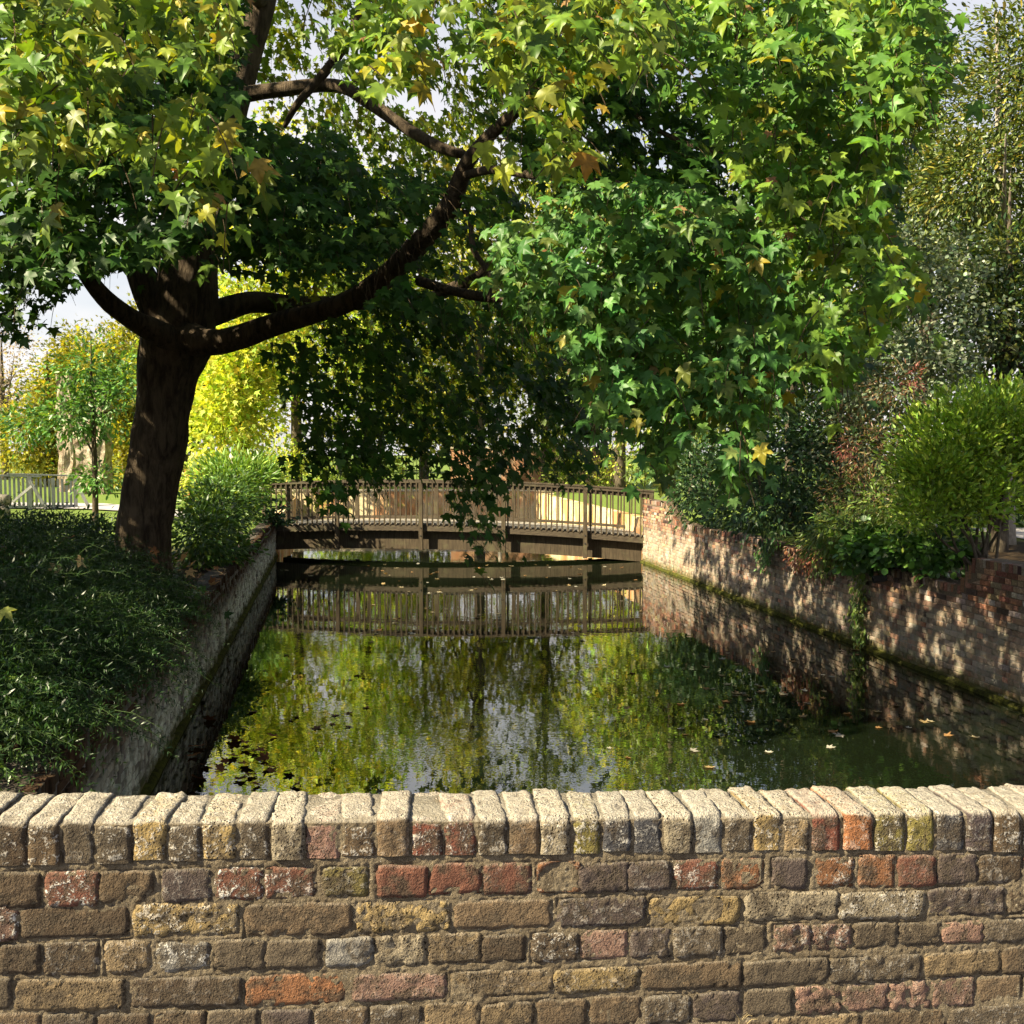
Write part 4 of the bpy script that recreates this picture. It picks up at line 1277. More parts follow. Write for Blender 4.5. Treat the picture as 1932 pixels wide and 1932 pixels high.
rp = S * FPX / dep * 0.38
for i in np.argsort(dep):
    r_ = int(rp[i] / G) + 1
    cx, cy = int(u[i] / G), int(v[i] / G)
    if cx < 0 or cy < 0 or cx >= 484 or cy >= 484: continue
    s_ = zb[max(0, cy - r_):cy + r_ + 1, max(0, cx - r_):cx + r_ + 1]
    np.minimum(s_, dep[i], out=s_)
vis = np.zeros(len(P), bool)
ok = (u > 15) & (u < 1917) & (v > 15) & (v < 1480)
ii = np.where(ok)[0]
vis[ii] = dep[ii] <= zb[(v[ii] / G).astype(int), (u[ii] / G).astype(int)] + 0.03
view = norm(CAM - mid)
face = np.abs((norm(N) * view).sum(1))
score = np.where(vis, (S / dep) * (0.35 + face), -1)
score[:len(EXTRA)] = 9
big = np.argsort(-score)[:300]
protos = []
for kind in ('maple', 'maple_curl', 'maple_slim', 'maple', 'maple_curl', 'maple_slim', 'maple', 'maple_curl'):
    V0, T0 = template(kind)
    V0 = V0.copy()
    V0[1:] += rng.normal(0, 0.03, V0[1:].shape)
    V0[:, 2] += V0[:, 0] * rng.normal(0, 0.25) + (V0[:, 1] ** 2) * rng.normal(-0.1, 0.15)
    V0[:, 0] *= rng.uniform(0.82, 1.08)
    me = tri_mesh('leaf', V0, T0)
    me.materials.append(M['leaf_o'])
    protos.append(me)
for q, i in enumerate(big):
    t_ = norm(T[i]); n_ = N[i] - (N[i] @ t_) * t_; n_ = norm(n_); s_ = np.cross(t_, n_)
    o = bpy.data.objects.new('leaf', protos[q % 8])
    col.objects.link(o)
    o.parent = maple
    m = Matrix(((s_[0], t_[0], n_[0], 0), (s_[1], t_[1], n_[1], 0), (s_[2], t_[2], n_[2], 0), (0, 0, 0, 1)))
    k = float(S[i])
    o.matrix_basis = Matrix.Translation(Vector(P[i]) - mo) @ m @ Matrix.Scale(k, 4)
    o.color = (*C[i], 1)
rest = np.ones(len(P), bool); rest[big] = False
idx = np.where(rest)[0]
rsel = rng.random(len(idx))
mo_np = np.array(mo)
def join_leaves(name, sets, kind):
    P_ = np.concatenate([s[0] for s in sets]) - mo_np
    me = leaves_mesh(name, P_, np.concatenate([s[1] for s in sets]), np.concatenate([s[2] for s in sets]), np.concatenate([s[3] for s in sets]), np.concatenate([s[4] for s in sets]), kind)
    return tag(add(name, me, M['leaf_a'], maple), kind='stuff')
pick = lambda m: (P[idx[m]], T[idx[m]], N[idx[m]], S[idx[m]], C[idx[m]])
join_leaves('foliage', [pick(rsel < 0.4)], 'maple')
join_leaves('foliage', [pick((rsel >= 0.4) & (rsel < 0.72))], 'maple_curl')
join_leaves('foliage', [pick(rsel >= 0.72)], 'maple_slim')
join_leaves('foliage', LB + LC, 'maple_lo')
tag(twigs.build('twigs', M['twig'], maple), kind='stuff')

# ------------------------------------------------------------------ shrubs on the long wall's bank
def shrub(name, label, blobs, n, size, pal, kind='oval', clumps=None, sig=0.14, stems=5, cat='shrub', base=None, group=None, stem_r=0.02, mat='shrub', shell=0.5, droop=0.3, ground=1.15, stem_mat='bark2'):
    c = np.array([b[:3] for b in blobs]).mean(0)
    b0 = np.array(base) if base is not None else np.array([c[0], c[1], ground])
    root = empty(name, tuple(b0))
    tag(root, label, cat, group)
    bl = [(b[0] - b0[0], b[1] - b0[1], b[2] - b0[2], b[3], b[4], b[5]) for b in blobs]
    foliage('foliage', bl, n, size, pal, kind, M[mat], root, clumps, sig, shell, droop, zmin=0.02)
    for k in range(stems):
        b = bl[k % len(bl)]
        e = np.array(b[:3]) + rng.normal(0, 0.35, 3) * np.array(b[3:6])
        st_ = np.array([rng.normal(0, 0.12), rng.normal(0, 0.08), -0.05])
        m = st_ * 0.4 + e * 0.6 + rng.normal(0, 0.1, 3); m[2] = e[2] * 0.45
        p, r = spline([st_, m, e], [stem_r, stem_r * 0.75, stem_r * 0.3], 5)
        MB().tube(p, r, 6, 0.1).build('stem', M[stem_mat], root, True)
    return root

EVER = [(0.03, 0.07, 0.026, 4), (0.045, 0.095, 0.03, 3), (0.07, 0.12, 0.04, 1)]
SILV = [(0.15, 0.2, 0.12, 4), (0.23, 0.28, 0.18, 3), (0.08, 0.125, 0.06, 4), (0.34, 0.38, 0.27, 0.6)]
LIME = [(0.23, 0.38, 0.04, 4), (0.32, 0.46, 0.05, 3), (0.16, 0.28, 0.035, 3), (0.4, 0.5, 0.08, 1)]
NAND = [(0.14, 0.1, 0.045, 3), (0.22, 0.1, 0.06, 2), (0.12, 0.15, 0.04, 3), (0.28, 0.2, 0.09, 1)]
BAMB = [(0.16, 0.23, 0.045, 3), (0.1, 0.18, 0.035, 3), (0.25, 0.27, 0.07, 1)]
OLIV = [(0.12, 0.16, 0.035, 4), (0.19, 0.22, 0.045, 3), (0.07, 0.1, 0.025, 3), (0.32, 0.29, 0.06, 1)]
YELL = [(0.44, 0.52, 0.07, 4), (0.56, 0.58, 0.12, 3), (0.28, 0.42, 0.05, 3), (0.56, 0.46, 0.08, 0.5)]
GOLD = [(0.36, 0.35, 0.05, 4), (0.24, 0.26, 0.035, 3), (0.13, 0.16, 0.03, 3), (0.46, 0.41, 0.08, 1)]

shrub('laurel', 'dark glossy evergreen shrub beside the far end of the long brick wall', [blob(1345, 900, 24.5, 100, 70, 1.2), blob(1400, 960, 23, 110, 40, 0.8), blob(1310, 860, 26, 60, 60, 1.0)], 5200, 0.13, EVER, sig=0.2)
shrub('laurel', 'tall dark evergreen shrub with pointed leaves behind the middle of the brick wall', [blob(1500, 860, 19.5, 110, 120, 1.3), blob(1480, 960, 18.5, 110, 60, 0.8), blob(1560, 800, 20.5, 70, 80, 1.0)], 6500, 0.13, EVER, sig=0.19)
shrub('variegated_shrub', 'tall silvery green shrub rising behind the lime green bush', [blob(1760, 610, 18.0, 110, 110, 1.4), blob(1700, 480, 18.5, 50, 80, 0.9), blob(1720, 700, 17.5, 120, 80, 1.2), blob(1810, 520, 18.5, 70, 80, 1.0)], 9000, 0.075, SILV, 'round', sig=0.13, stems=7)
shrub('variegated_shrub', 'grey green shrub with small leaves between the silvery shrub and the dark evergreens', [blob(1620, 730, 19, 70, 90, 0.9), blob(1600, 830, 18.5, 70, 60, 0.8)], 3000, 0.075, SILV[:3] + NAND[:1], 'round', sig=0.13)
nd = shrub('nandina', 'reddish brown tinged shrub with narrow leaves beside the lime green bush', [blob(1640, 850, 16.5, 60, 55, 0.6), blob(1690, 740, 16.5, 45, 50, 0.5), blob(1620, 930, 16.2, 70, 45, 0.6)], 2600, 0.085, NAND, 'lance', sig=0.12, stems=6, stem_r=0.012)
for pts in ([(1680, 1010, 15.8), (1683, 940, 15.8), (1690, 860, 15.8), (1697, 812, 15.8)], [(1728, 760, 16.5), (1700, 690, 16.5), (1660, 650, 16.5)]):
    p, r = spline([at(*q) - np.array(nd.location) for q in pts], [0.012, 0.011, 0.01, 0.008][:len(pts)], 4)
    MB().tube(p, r, 5).build('cane', M['dry'], nd, True)
for (uu, vv, dd_, w) in ((1722, 715, 16.3, 18), (1590, 845, 17.0, 14)):
    foliage('foliage', [tuple(np.array(blob(uu, vv, dd_, w, w * 1.5, 0.15)) - np.array([*nd.location, 0, 0, 0]))], 140, 0.09, [(0.26, 0.09, 0.08, 1), (0.2, 0.08, 0.06, 1)], 'lance', M['shrub'], nd, 8, 0.07)
shrub('bamboo_clump', 'arching light green narrow leaved plant spilling over the brick wall', [blob(1590, 1000, 16.0, 75, 45, 0.5), blob(1680, 965, 15.3, 75, 55, 0.6), blob(1560, 1030, 16.2, 50, 30, 0.45)], 3600, 0.12, BAMB, 'lance', sig=0.13, stems=8, stem_r=0.008, droop=0.6)
shrub('ground_cover_plant', 'low leafy green plant on soil behind the step in the brick wall', [blob(1700, 1035, 14.6, 70, 30, 0.5), blob(1770, 1040, 14.0, 60, 28, 0.5), blob(1640, 1030, 15.2, 50, 30, 0.4)], 2400, 0.1, [(0.07, 0.17, 0.03, 3), (0.12, 0.24, 0.04, 2), (0.04, 0.1, 0.022, 2)], 'round', sig=0.12, stems=4, stem_r=0.006)
# lime bush with many bare stems
lb = shrub('lime_bush', 'bright lime green rounded bush on many bare stems above the raised wall', [blob(1800, 840, 13.7, 95, 95, 0.9), blob(1885, 790, 13.7, 90, 75, 0.9), blob(1755, 900, 13.4, 60, 65, 0.7), blob(1840, 930, 13.4, 80, 55, 0.7), blob(1960, 830, 13.7, 80, 90, 0.9), blob(1740, 960, 13.3, 50, 40, 0.5)], 19000, 0.085, LIME, 'oval', sig=0.12, stems=0, droop=-0.7, shell=0.35, base=(at(1845, 1045, 13.4)[0], 13.4, 1.17))
for k, (uu, vv) in enumerate([(1740, 960), (1770, 900), (1800, 860), (1830, 830), (1860, 800), (1890, 830), (1920, 820), (1790, 980), (1950, 860), (1870, 900), (1905, 760), (1765, 830)]):
    b0 = np.array(lb.location)
    p0 = np.array([rng.normal(0, 0.12), rng.normal(0, 0.08), -0.02])
    e = at(uu, vv, 13.4 + rng.normal(0, 0.2)) - b0
    m1 = p0 + np.array([(e[0] - p0[0]) * 0.15, 0, 0.42 + rng.normal(0, 0.05)]); m2 = m1 * 0.4 + e * 0.6 + np.array([0, 0, -0.12])
    p, r = spline([p0, m1, m2, e], [0.028, 0.022, 0.016, 0.006], 5)
    MB().tube(p, r, 7, 0.15).build('stem', M['bark2'], lb, True)

shrub('yew_hedge', 'dark hedge mass closing the bank behind the silvery shrub and lime bush', [blob(1540, 800, 29, 130, 130, 1.0), blob(1640, 900, 25, 130, 90, 1.0), blob(1800, 850, 25, 130, 130, 1.0), blob(1930, 800, 25, 100, 170, 1.0), blob(1700, 700, 26, 130, 130, 1.0), blob(1880, 980, 25, 120, 40, 0.8)], 10500, 0.2, EVER + OLIV[:1], sig=0.35, stems=4, cat='hedge')

# creeper on the brick wall
cr = empty('creeper', (RWX(15.6) - 0.03, 15.6, 1.28))
tag(cr, 'green and russet creeper hanging down the brick wall to the water', 'creeper')
def creep(pts, n, width, pal, size, nm):
    Pp, Tt, Nn = [], [], []
    pts = np.array(pts)
    seg = rng.random(n) ** 0.8 * (len(pts) - 1.001)
    i = seg.astype(int); f = (seg - i)[:, None]
    q = pts[i] * (1 - f) + pts[i + 1] * f
    q = q + np.c_[-np.abs(rng.normal(0.05, 0.05, n)), rng.normal(0, width, n), rng.normal(0, width * 0.5, n)]
    Tt = norm(np.c_[rng.normal(-0.3, 0.4, n), rng.normal(0, 0.5, n), -np.ones(n)])
    Nn = norm(np.c_[-np.ones(n), rng.normal(-0.3, 0.4, n), rng.normal(0.5, 0.3, n)])
    tag(add('foliage', leaves_mesh(nm, q - np.array(cr.location), Tt, Nn, size * (0.6 + 0.7 * rng.random(n)), colours(n, pal), 'oval'), M['shrub'], cr), kind='stuff')
def wallpt(y, z): return (RWX(y) - 0.04, y, z)
creep([wallpt(15.5, 1.35), wallpt(15.45, 0.9), wallpt(15.5, 0.5), wallpt(15.45, 0.12)], 520, 0.13, BAMB, 0.085, 'trail')
creep([wallpt(16.2, 1.42), wallpt(16.6, 1.2), wallpt(17.0, 1.05)], 420, 0.22, BAMB + NAND[:1], 0.09, 'trail')
creep([wallpt(16.4, 1.4), wallpt(17.2, 1.15), wallpt(17.9, 1.1)], 420, 0.24, [(0.26, 0.1, 0.05, 3), (0.2, 0.07, 0.04, 2), (0.16, 0.14, 0.05, 1)], 0.085, 'russet_trail')
creep([wallpt(18.6, 1.45), wallpt(19.0, 1.1), wallpt(19.2, 0.95)], 300, 0.2, [(0.1, 0.24, 0.05, 1), (0.14, 0.28, 0.06, 1)], 0.09, 'trail')

# ------------------------------------------------------------------ tall trees behind
def tree(name, label, base, h, blobs, n, size, pal, kind='clump', mat='far_leaf', trunk_r=0.2, sig=0.45, clumps=None, limbs=5, group=None, bark='bark2', shell=0.45, lean=0.0, cat='tree'):
    root = empty(name, tuple(base))
    tag(root, label, cat, group)
    bl = [tuple(np.array(b) - np.array([base[0], base[1], base[2], 0, 0, 0])) for b in blobs]
    p, r = spline([(0, 0, -0.2), (lean * 0.3, 0.05, h * 0.3), (lean * 0.7, -0.05, h * 0.6), (lean, 0, h * 0.92)], [trunk_r * 1.2, trunk_r, trunk_r * 0.7, trunk_r * 0.15], 5)
    tk = MB().tube(p, r, 10, 0.08).build('trunk', M[bark], root, True)
    for k in range(limbs):
        b = bl[k % len(bl)]
        z0 = h * rng.uniform(0.25, 0.6)
        e = np.array(b[:3]) + rng.normal(0, 0.4, 3) * np.array(b[3:6])
        s0 = np.array([lean * z0 / h, 0, z0])
        m = (s0 + e) / 2 + np.array([0, 0, 0.1 * h * rng.uniform(-0.3, 0.6)])
        pp, rr_ = spline([s0, m, e], [trunk_r * 0.45, trunk_r * 0.3, trunk_r * 0.08], 4)
        MB().tube(pp, rr_, 6, 0.08).build('limb', M[bark], root, True)
    foliage('crown', bl, n, size, pal, kind, M[mat], root, clumps, sig, shell, 0.3)
    return root

def far_tree(u, d, top_v, ru, name, label, pal, n=5600, bot_v=None, size=0.3, nb=6, group='sunlit trees beyond the bridge', trunk_r=0.22, sig=0.5, gz_=1.12, kind='clump', mat='far_leaf'):
    base = at(u, 900, d); base[2] = gz_
    top = at(u, top_v, d)[2]
    rx = ru * d / FPX
    h = top - gz_
    zb_ = gz_ + h * 0.22 if bot_v is None else at(u, bot_v, d)[2]
    bl = []
    for k in range(nb):
        t = (k + 0.5) / nb
        z = zb_ + (top - zb_) * t
        w = rx * (0.55 + 0.5 * math.sin(math.pi * min(1, t * 0.95 + 0.12)))
        bl.append((base[0] + rng.normal(0, 0.32) * rx, base[1] + rng.normal(0, 0.3) * rx, z, w * rng.uniform(0.6, 0.8), w * 0.75, (top - zb_) / nb * rng.uniform(0.8, 1.2)))
    return tree(name, label, base, h, bl, n, size, pal, trunk_r=trunk_r, sig=sig, group=group, kind=kind, mat=mat)

far_tree(455, 40, 480, 95, 'robinia', 'bright yellow green tree just beside the maple trunk, beyond the bridge', YELL, n=6500)
far_tree(560, 45, 280, 120, 'robinia', 'tall sunlit yellow tree behind the left end of the footbridge', YELL, n=6500)
far_tree(690, 50, 300, 110, 'ash_tree', 'sunlit green yellow tree behind the left half of the footbridge', YELL + LIME[:2], n=6000)
far_tree(800, 52, 500, 90, 'field_maple', 'shorter sunlit tree behind the middle of the footbridge, below a gap of sky', GOLD + YELL, n=4200)
far_tree(905, 48, 270, 85, 'robinia', 'slender golden tree behind the middle of the footbridge', GOLD + YELL[:2], n=5200)
far_tree(1030, 50, 310, 95, 'ash_tree', 'sunlit olive tree behind the right half of the footbridge', OLIV + YELL[:2], n=5200)
far_tree(1170, 46, 300, 90, 'robinia', 'tall yellow green tree behind the right end of the footbridge', YELL, n=5200)
far_tree(1310, 44, 380, 110, 'lime_tree', 'leafy green tree behind the dark evergreens on the long wall side', OLIV, n=5600)
far_tree(345, 48, 520, 100, 'ash_tree', 'green tree hidden mostly behind the maple trunk', YELL[:1] + LIME[:2] + OLIV, n=5200)
far_tree(240, 52, 590, 70, 'golden_conifer', 'golden yellow conifer to the left of the maple trunk', GOLD, n=12000, size=0.24, bot_v=900, group='golden conifers beyond the fence')
far_tree(95, 54, 640, 75, 'golden_conifer', 'broad golden green conifer behind the grey fence near the left edge', GOLD, n=12000, size=0.24, bot_v=900, group='golden conifers beyond the fence')
far_tree(165, 58, 630, 60, 'golden_conifer', 'green conifer between the two golden conifers', OLIV, n=8000, size=0.24, bot_v=900, group='golden conifers beyond the fence')
far_tree(10, 66, 615, 70, 'bare_tree', 'thin brownish tree against the pale sky at the left edge', [(0.3, 0.24, 0.2, 2), (0.4, 0.34, 0.3, 1)], n=1900, size=0.18, bot_v=800, group='golden conifers beyond the fence')
for i, (u, d, tv, ru, lab) in enumerate([(-120, 70, 640, 120, 'dim distant tree beyond the left edge of the lawn'), (420, 80, 560, 140, 'distant tree mass showing behind the yellow tree by the maple trunk'), (640, 85, 520, 150, 'distant dull green tree behind the left half of the bridge'), (860, 85, 600, 130, 'low distant tree behind the sky gap over the bridge'), (1090, 80, 480, 150, 'distant dull green tree behind the right half of the bridge'), (1400, 70, 420, 160, 'distant green tree behind the evergreens')]):
    far_tree(u, d, tv, ru, 'distant_tree', lab, OLIV, n=3200, size=0.5, sig=0.9, group='distant trees')

# trees standing on the long wall's bank
def bank_tree(u, d, label, bl, n, pal, trunk_r, h, bark='bark2', size=0.12, kind='oval', sig=0.26, lean=0.0, limbs=7):
    b = at(u, 900, d); b[2] = 1.15
    return tree('beech_tree', label, b, h, bl, int(n * 1.35), size, pal, kind, 'shrub', trunk_r, sig, None, limbs, 'trees on the bank behind the long wall', bark, 0.35, lean)
bank_tree(1905, 20, 'tall yellowing tree with pale branches at the top right corner', [blob(1900, 200, 20, 110, 170, 1.8), blob(1850, 330, 19.5, 100, 100, 1.4), blob(1980, 100, 20, 120, 160, 1.8), blob(1930, 380, 20, 80, 90, 1.2)], 11000, [(0.13, 0.17, 0.04, 3), (0.08, 0.12, 0.03, 3), (0.28, 0.25, 0.05, 1.2), (0.045, 0.075, 0.022, 2)], 0.14, 11, 'palebark', lean=-0.5)
bank_tree(1740, 23, 'dark green broadleaf tree between the maple and the silvery shrub', [blob(1760, 380, 22, 90, 100, 1.5), blob(1700, 280, 23, 90, 110, 1.5), blob(1830, 470, 21.5, 100, 70, 1.3), blob(1740, 150, 23, 70, 120, 1.5)], 9500, OLIV[:3] + EVER[:1], 0.16, 10)
bank_tree(1890, 18.5, 'deep green tree filling the right edge above the lime bush', [blob(1890, 600, 18.3, 90, 80, 1.2), blob(1900, 500, 18.8, 90, 70, 1.2), blob(1960, 650, 18, 80, 120, 1.2)], 6500, OLIV[:3] + EVER[:2], 0.13, 7)
bank_tree(1492, 25, 'dark trunked tree standing behind the evergreens under the maple boughs', [blob(1480, 520, 26, 150, 170, 2.2), blob(1380, 400, 27, 130, 150, 2.0), blob(1580, 350, 26, 140, 170, 2.0), blob(1500, 180, 27, 150, 150, 2.2)], 9000, EVER + OLIV[:1], 0.13, 13, size=0.16, sig=0.45)
bank_tree(1620, 30, 'olive tree behind the brick wall shrubs, seen in gaps', [blob(1620, 600, 30, 120, 160, 2.2), blob(1560, 740, 29, 110, 60, 1.8), blob(1700, 420, 31, 130, 180, 2.2)], 6500, OLIV, 0.16, 11, size=0.17, sig=0.5)
bank_tree(1270, 33, 'green tree at the far end of the long wall behind the bridge', [blob(1270, 760, 33, 90, 100, 2.0), blob(1200, 700, 34, 90, 120, 2.0), blob(1340, 650, 33, 90, 120, 2.0)], 6000, OLIV + LIME[:1], 0.16, 8, size=0.2, sig=0.5)
# unseen trees added to throw shade on the near left bank
tree('shade_tree', 'leafy shade tree added out of view on the near left bank', (-10.6, 5.6, 0.98), 8.0, [(-10.6, 5.6, 5.2, 2.6, 2.6, 2.2), (-10.0, 4.4, 6.0, 1.8, 1.6, 1.6), (-10.8, 7.6, 5.6, 2.2, 2.0, 2.0)], 5200, 0.26, SHADED, trunk_r=0.25, sig=0.5)
tree('shade_tree', 'leafy shade tree added out of view farther along the left bank', (-14.0, 9.6, 0.98), 8.5, [(-14, 9.6, 5.2, 2.6, 2.8, 2.2), (-13.2, 8.2, 6.4, 2.2, 2.0, 1.8), (-13.8, 11.8, 6.2, 2.4, 2.2, 2.0)], 5200, 0.26, SHADED, trunk_r=0.25, sig=0.5)

# ------------------------------------------------------------------ left bank planting
FEATH = [(0.018, 0.05, 0.011, 5), (0.03, 0.068, 0.015, 3), (0.08, 0.15, 0.04, 0.8)]
def feathery(label, cx, cy, rx, ry, top, n, seed):
    root = empty('feathery_evergreen', (cx, cy, 1.0))
    tag(root, label, 'shrub', 'feathery evergreens on the left bank')
    Pn, Tn, Nn, Sn = [], [], [], []
    stem = MB()
    for k in range(n):
        a = rng.uniform(0, 2 * math.pi); q = math.sqrt(rng.random())
        x = rx * q * math.cos(a); y = ry * q * math.sin(a)
        hz = top * (1 - 0.75 * q * q) * rng.uniform(0.55, 1.0)
        p = np.array([x, y, hz * 0.78])
        d = norm(np.array([0.55 + rng.normal(0, 0.4) + 0.5 * x / rx, -0.25 + rng.normal(0, 0.35) + 0.4 * y / ry, 1.0]))
        L = rng.uniform(0.55, 1.0)
        pts = []
        for j in range(9):
            pts.append(p.copy())
            p = p + d * L / 8
            d = norm(d + np.array([0.12, -0.03, -0.22]))
        if k % 3 == 0:
            stem.tube([Vector(z) for z in pts[::2]], [0.004, 0.0035, 0.003, 0.002, 0.001], 3, cap=False)
        for j in range(1, 9):
            for m in range(6):
                t = rng.random()
                q_ = pts[j - 1] * (1 - t) + pts[j] * t
                dd = norm(pts[j] - pts[j - 1])
                s_ = norm(rng.normal(0, 1, 3)); s_ = norm(s_ - (s_ @ dd) * dd)
                Pn.append(q_); Tn.append(dd * 0.7 + s_); Nn.append(rng.normal(0, 1, 3) + np.array([0, 0, 1])); Sn.append(rng.uniform(0.045, 0.08) * (1.25 - 0.08 * j))
    nC = len(Pn)
    cshoot = np.repeat(colours(n, FEATH, 0.25), 48, axis=0)
    add('foliage', leaves_mesh('foliage', np.array(Pn), np.array(Tn), np.array(Nn), np.array(Sn), cshoot, 'lance'), M['shrub'], root)
    tag(stem.build('stems', M['greenstem'], root), kind='stuff')
feathery('feathery dark evergreen mound nearest the corner of the brick parapet', -4.45, 8.2, 1.25, 1.5, 1.25, 560, 1)
feathery('feathery dark evergreen mound at the left edge above the corner pier', -5.6, 8.4, 1.2, 1.6, 1.4, 480, 6)
feathery('feathery dark evergreen mound in the middle of the left bank', -5.5, 10.2, 1.45, 1.6, 1.5, 700, 2)
feathery('feathery dark evergreen mound at the foot of the maple trunk', -6.2, 12.3, 1.4, 1.5, 1.45, 640, 3)
feathery('feathery dark evergreen mound at the left edge before the lawn', -7.6, 12.0, 1.5, 1.8, 1.5, 620, 4)
feathery('trailing feathery evergreen overhanging the near end of the low eroded wall', -3.75, 7.6, 0.7, 1.5, 0.75, 330, 8)
feathery('trailing feathery evergreen overhanging the middle of the low eroded wall', -4.25, 10.3, 0.6, 1.5, 0.75, 300, 9)
feathery('trailing feathery evergreen beside the broken brick pier', -3.4, 6.35, 0.5, 0.7, 0.5, 170, 10)
feathery('small feathery evergreen between the trunk and the low wall', -4.9, 12.1, 0.6, 1.2, 0.7, 230, 5)
shrub('leafy_hedge', 'green leafy bush filling the bank between maple trunk and footbridge', [blob(410, 960, 20, 60, 50, 1.1), blob(385, 1010, 17.5, 55, 60, 0.9), blob(430, 930, 24.5, 48, 38, 1.2), blob(425, 1040, 18.0, 42, 36, 0.6)], 9000, 0.1, [(0.07, 0.15, 0.03, 4), (0.11, 0.2, 0.035, 3), (0.2, 0.28, 0.04, 1), (0.04, 0.09, 0.02, 2)], 'oval', sig=0.16, stems=6, ground=0.98, base=(-5.9, 20, 0.98))
shrub('grassy_bush', 'bright grassy green bush by the left end of the bridge rail', [blob(450, 900, 27, 60, 22, 1.0), blob(480, 900, 31, 40, 18, 1.0)], 4200, 0.22, [(0.13, 0.25, 0.04, 3), (0.2, 0.32, 0.05, 2)], 'lance', sig=0.25, stems=4, ground=0.98, droop=-0.5)
shrub('ivy', 'dark ivy scrambling over the left end of the footbridge', [blob(510, 990, 27.6, 28, 45, 0.3), blob(540, 1010, 27.4, 22, 22, 0.2)], 900, 0.12, EVER, 'round', sig=0.14, stems=3, ground=0.98, stem_r=0.01)
shrub('low_hedge', 'dark low hedge along the lawn edge at the left', [blob(0, 1010, 16.5, 90, 34, 0.7), blob(110, 1015, 16, 90, 32, 0.7), blob(190, 1020, 15.8, 60, 26, 0.6)], 5200, 0.085, EVER, 'oval', sig=0.13, stems=0, ground=0.98)
shrub('seedling_patch', 'broad leaved seedlings sprouting along the top of the low wall', [blob(285, 1140, 12.2, 30, 26, 0.4), blob(340, 1180, 12.0, 40, 18, 0.6)], 220, 0.12, SHADED, 'maple_lo', sig=0.16, stems=5, ground=1.0, stem_r=0.006, cat='seedlings')
# lime sprig at the left edge
sg = empty('maple_seedling', tuple(at(-20, 1400, 7.0)))
tag(sg, 'young maple sprig with pale green leaves at the left edge of the dark bank', 'seedling')
so_ = np.array(sg.location)
p, r = spline([np.zeros(3), at(5, 1330, 7.0) - so_, at(40, 1290, 6.9) - so_], [0.006, 0.005, 0.002], 4)
MB().tube(p, r, 5).build('stem', M['twig'], sg)
V0, T0 = template('maple')
for (uu, vv, cc) in ((30, 1275, (0.22, 0.33, 0.06)), (12, 1290, (0.2, 0.3, 0.05)), (45, 1300, (0.2, 0.3, 0.05)), (8, 1315, (0.15, 0.26, 0.05)), (38, 1318, (0.13, 0.23, 0.04)), (20, 1345, (0.1, 0.2, 0.04)), (2, 1370, (0.08, 0.16, 0.03)), (4, 1150, (0.3, 0.33, 0.08))):
    me = protos[0].copy()
    o = bpy.data.objects.new('leaf', protos[0]); col.objects.link(o); o.parent = sg
    t_ = norm(np.array([0.5 * rng.normal() + 0.3, -0.4, -0.35])); n_ = np.array([-0.15, -0.45, 0.9]); n_ = norm(n_ - (n_ @ t_) * t_); s_ = np.cross(t_, n_)
    m = Matrix(((s_[0], t_[0], n_[0], 0), (s_[1], t_[1], n_[1], 0), (s_[2], t_[2], n_[2], 0), (0, 0, 0, 1)))
    o.matrix_basis = Matrix.Translation(Vector(at(uu, vv, 6.9) - so_)) @ m @ Matrix.Scale(0.11, 4)
    o.color = (*cc, 1)

# young tree on the lawn edge
yt = at(180, 980, 28.5); yt[2] = 1.0
tree('young_tree', 'slim young tree with dark straight stem between fence and maple trunk', yt, 5.6, [blob(190, 770, 28.5, 60, 55, 0.9), blob(130, 780, 28.5, 60, 45, 0.9), blob(170, 690, 28.5, 50, 50, 0.8), blob(225, 730, 28.2, 35, 60, 0.7), blob(60, 800, 28.8, 50, 35, 0.8), blob(190, 900, 28.5, 45, 18, 0.6)], 3600, 0.16, [(0.09, 0.2, 0.04, 4), (0.13, 0.27, 0.06, 3), (0.06, 0.13, 0.03, 2)], 'oval', 'shrub', 0.075, 0.26, None, 6, None, 'bark')

# ------------------------------------------------------------------ fence, logs, ruin, posts beyond
fo = at(-45, 960, 34.0); fe = at(150, 962, 35.5)
fence = empty('picket_fence', (fo[0], fo[1], 1.0), math.atan2(fe[1] - fo[1], fe[0] - fo[0]))
tag(fence, 'silver grey timber picket fence with raking props on the lawn', 'fence')
FL = math.hypot(fe[0] - fo[0], fe[1] - fo[1])
def fz(x): return 1.22 - 0.13 * x / FL
x = 0.04
while x < FL - 0.15:
    MB().box(x, x + 0.075, -0.02, 0.02, 0.10, fz(x) - 0.09).build('picket', M['fence'], fence)
    x += 0.135
for (x0, x1, dz) in ((0, 2.0, 0.0), (0.95, FL, 0.06)):
    MB().quadbox([(x0, -0.075, fz(x0) - 0.05 + dz), (x1, -0.075, fz(x1) - 0.05 + dz), (x1, 0.075, fz(x1) - 0.05 + dz), (x0, 0.075, fz(x0) - 0.05 + dz), (x0, -0.075, fz(x0) + dz), (x1, -0.075, fz(x1) + dz), (x1, 0.075, fz(x1) + dz), (x0, 0.075, fz(x0) + dz)]).build('handrail', M['fence'], fence)
MB().box(0, FL - 0.1, -0.045, -0.022, 0.06, 0.14).build('bottom_rail', M['fence'], fence)
for x in (0.3, 1.62, 2.35, FL - 0.12):
    MB().box(x - 0.06, x + 0.06, -0.11, -0.024, -0.05, fz(x) - 0.06).build('post', M['fence'], fence)
for x, w in ((1.62, 0.5), (FL - 0.12, 0.42)):
    MB().bar((x + 0.02, -0.13, fz(x) - 0.2), (x + w, -0.2, 0.0), 0.1, 0.1).build('prop', M['fence'], fence)

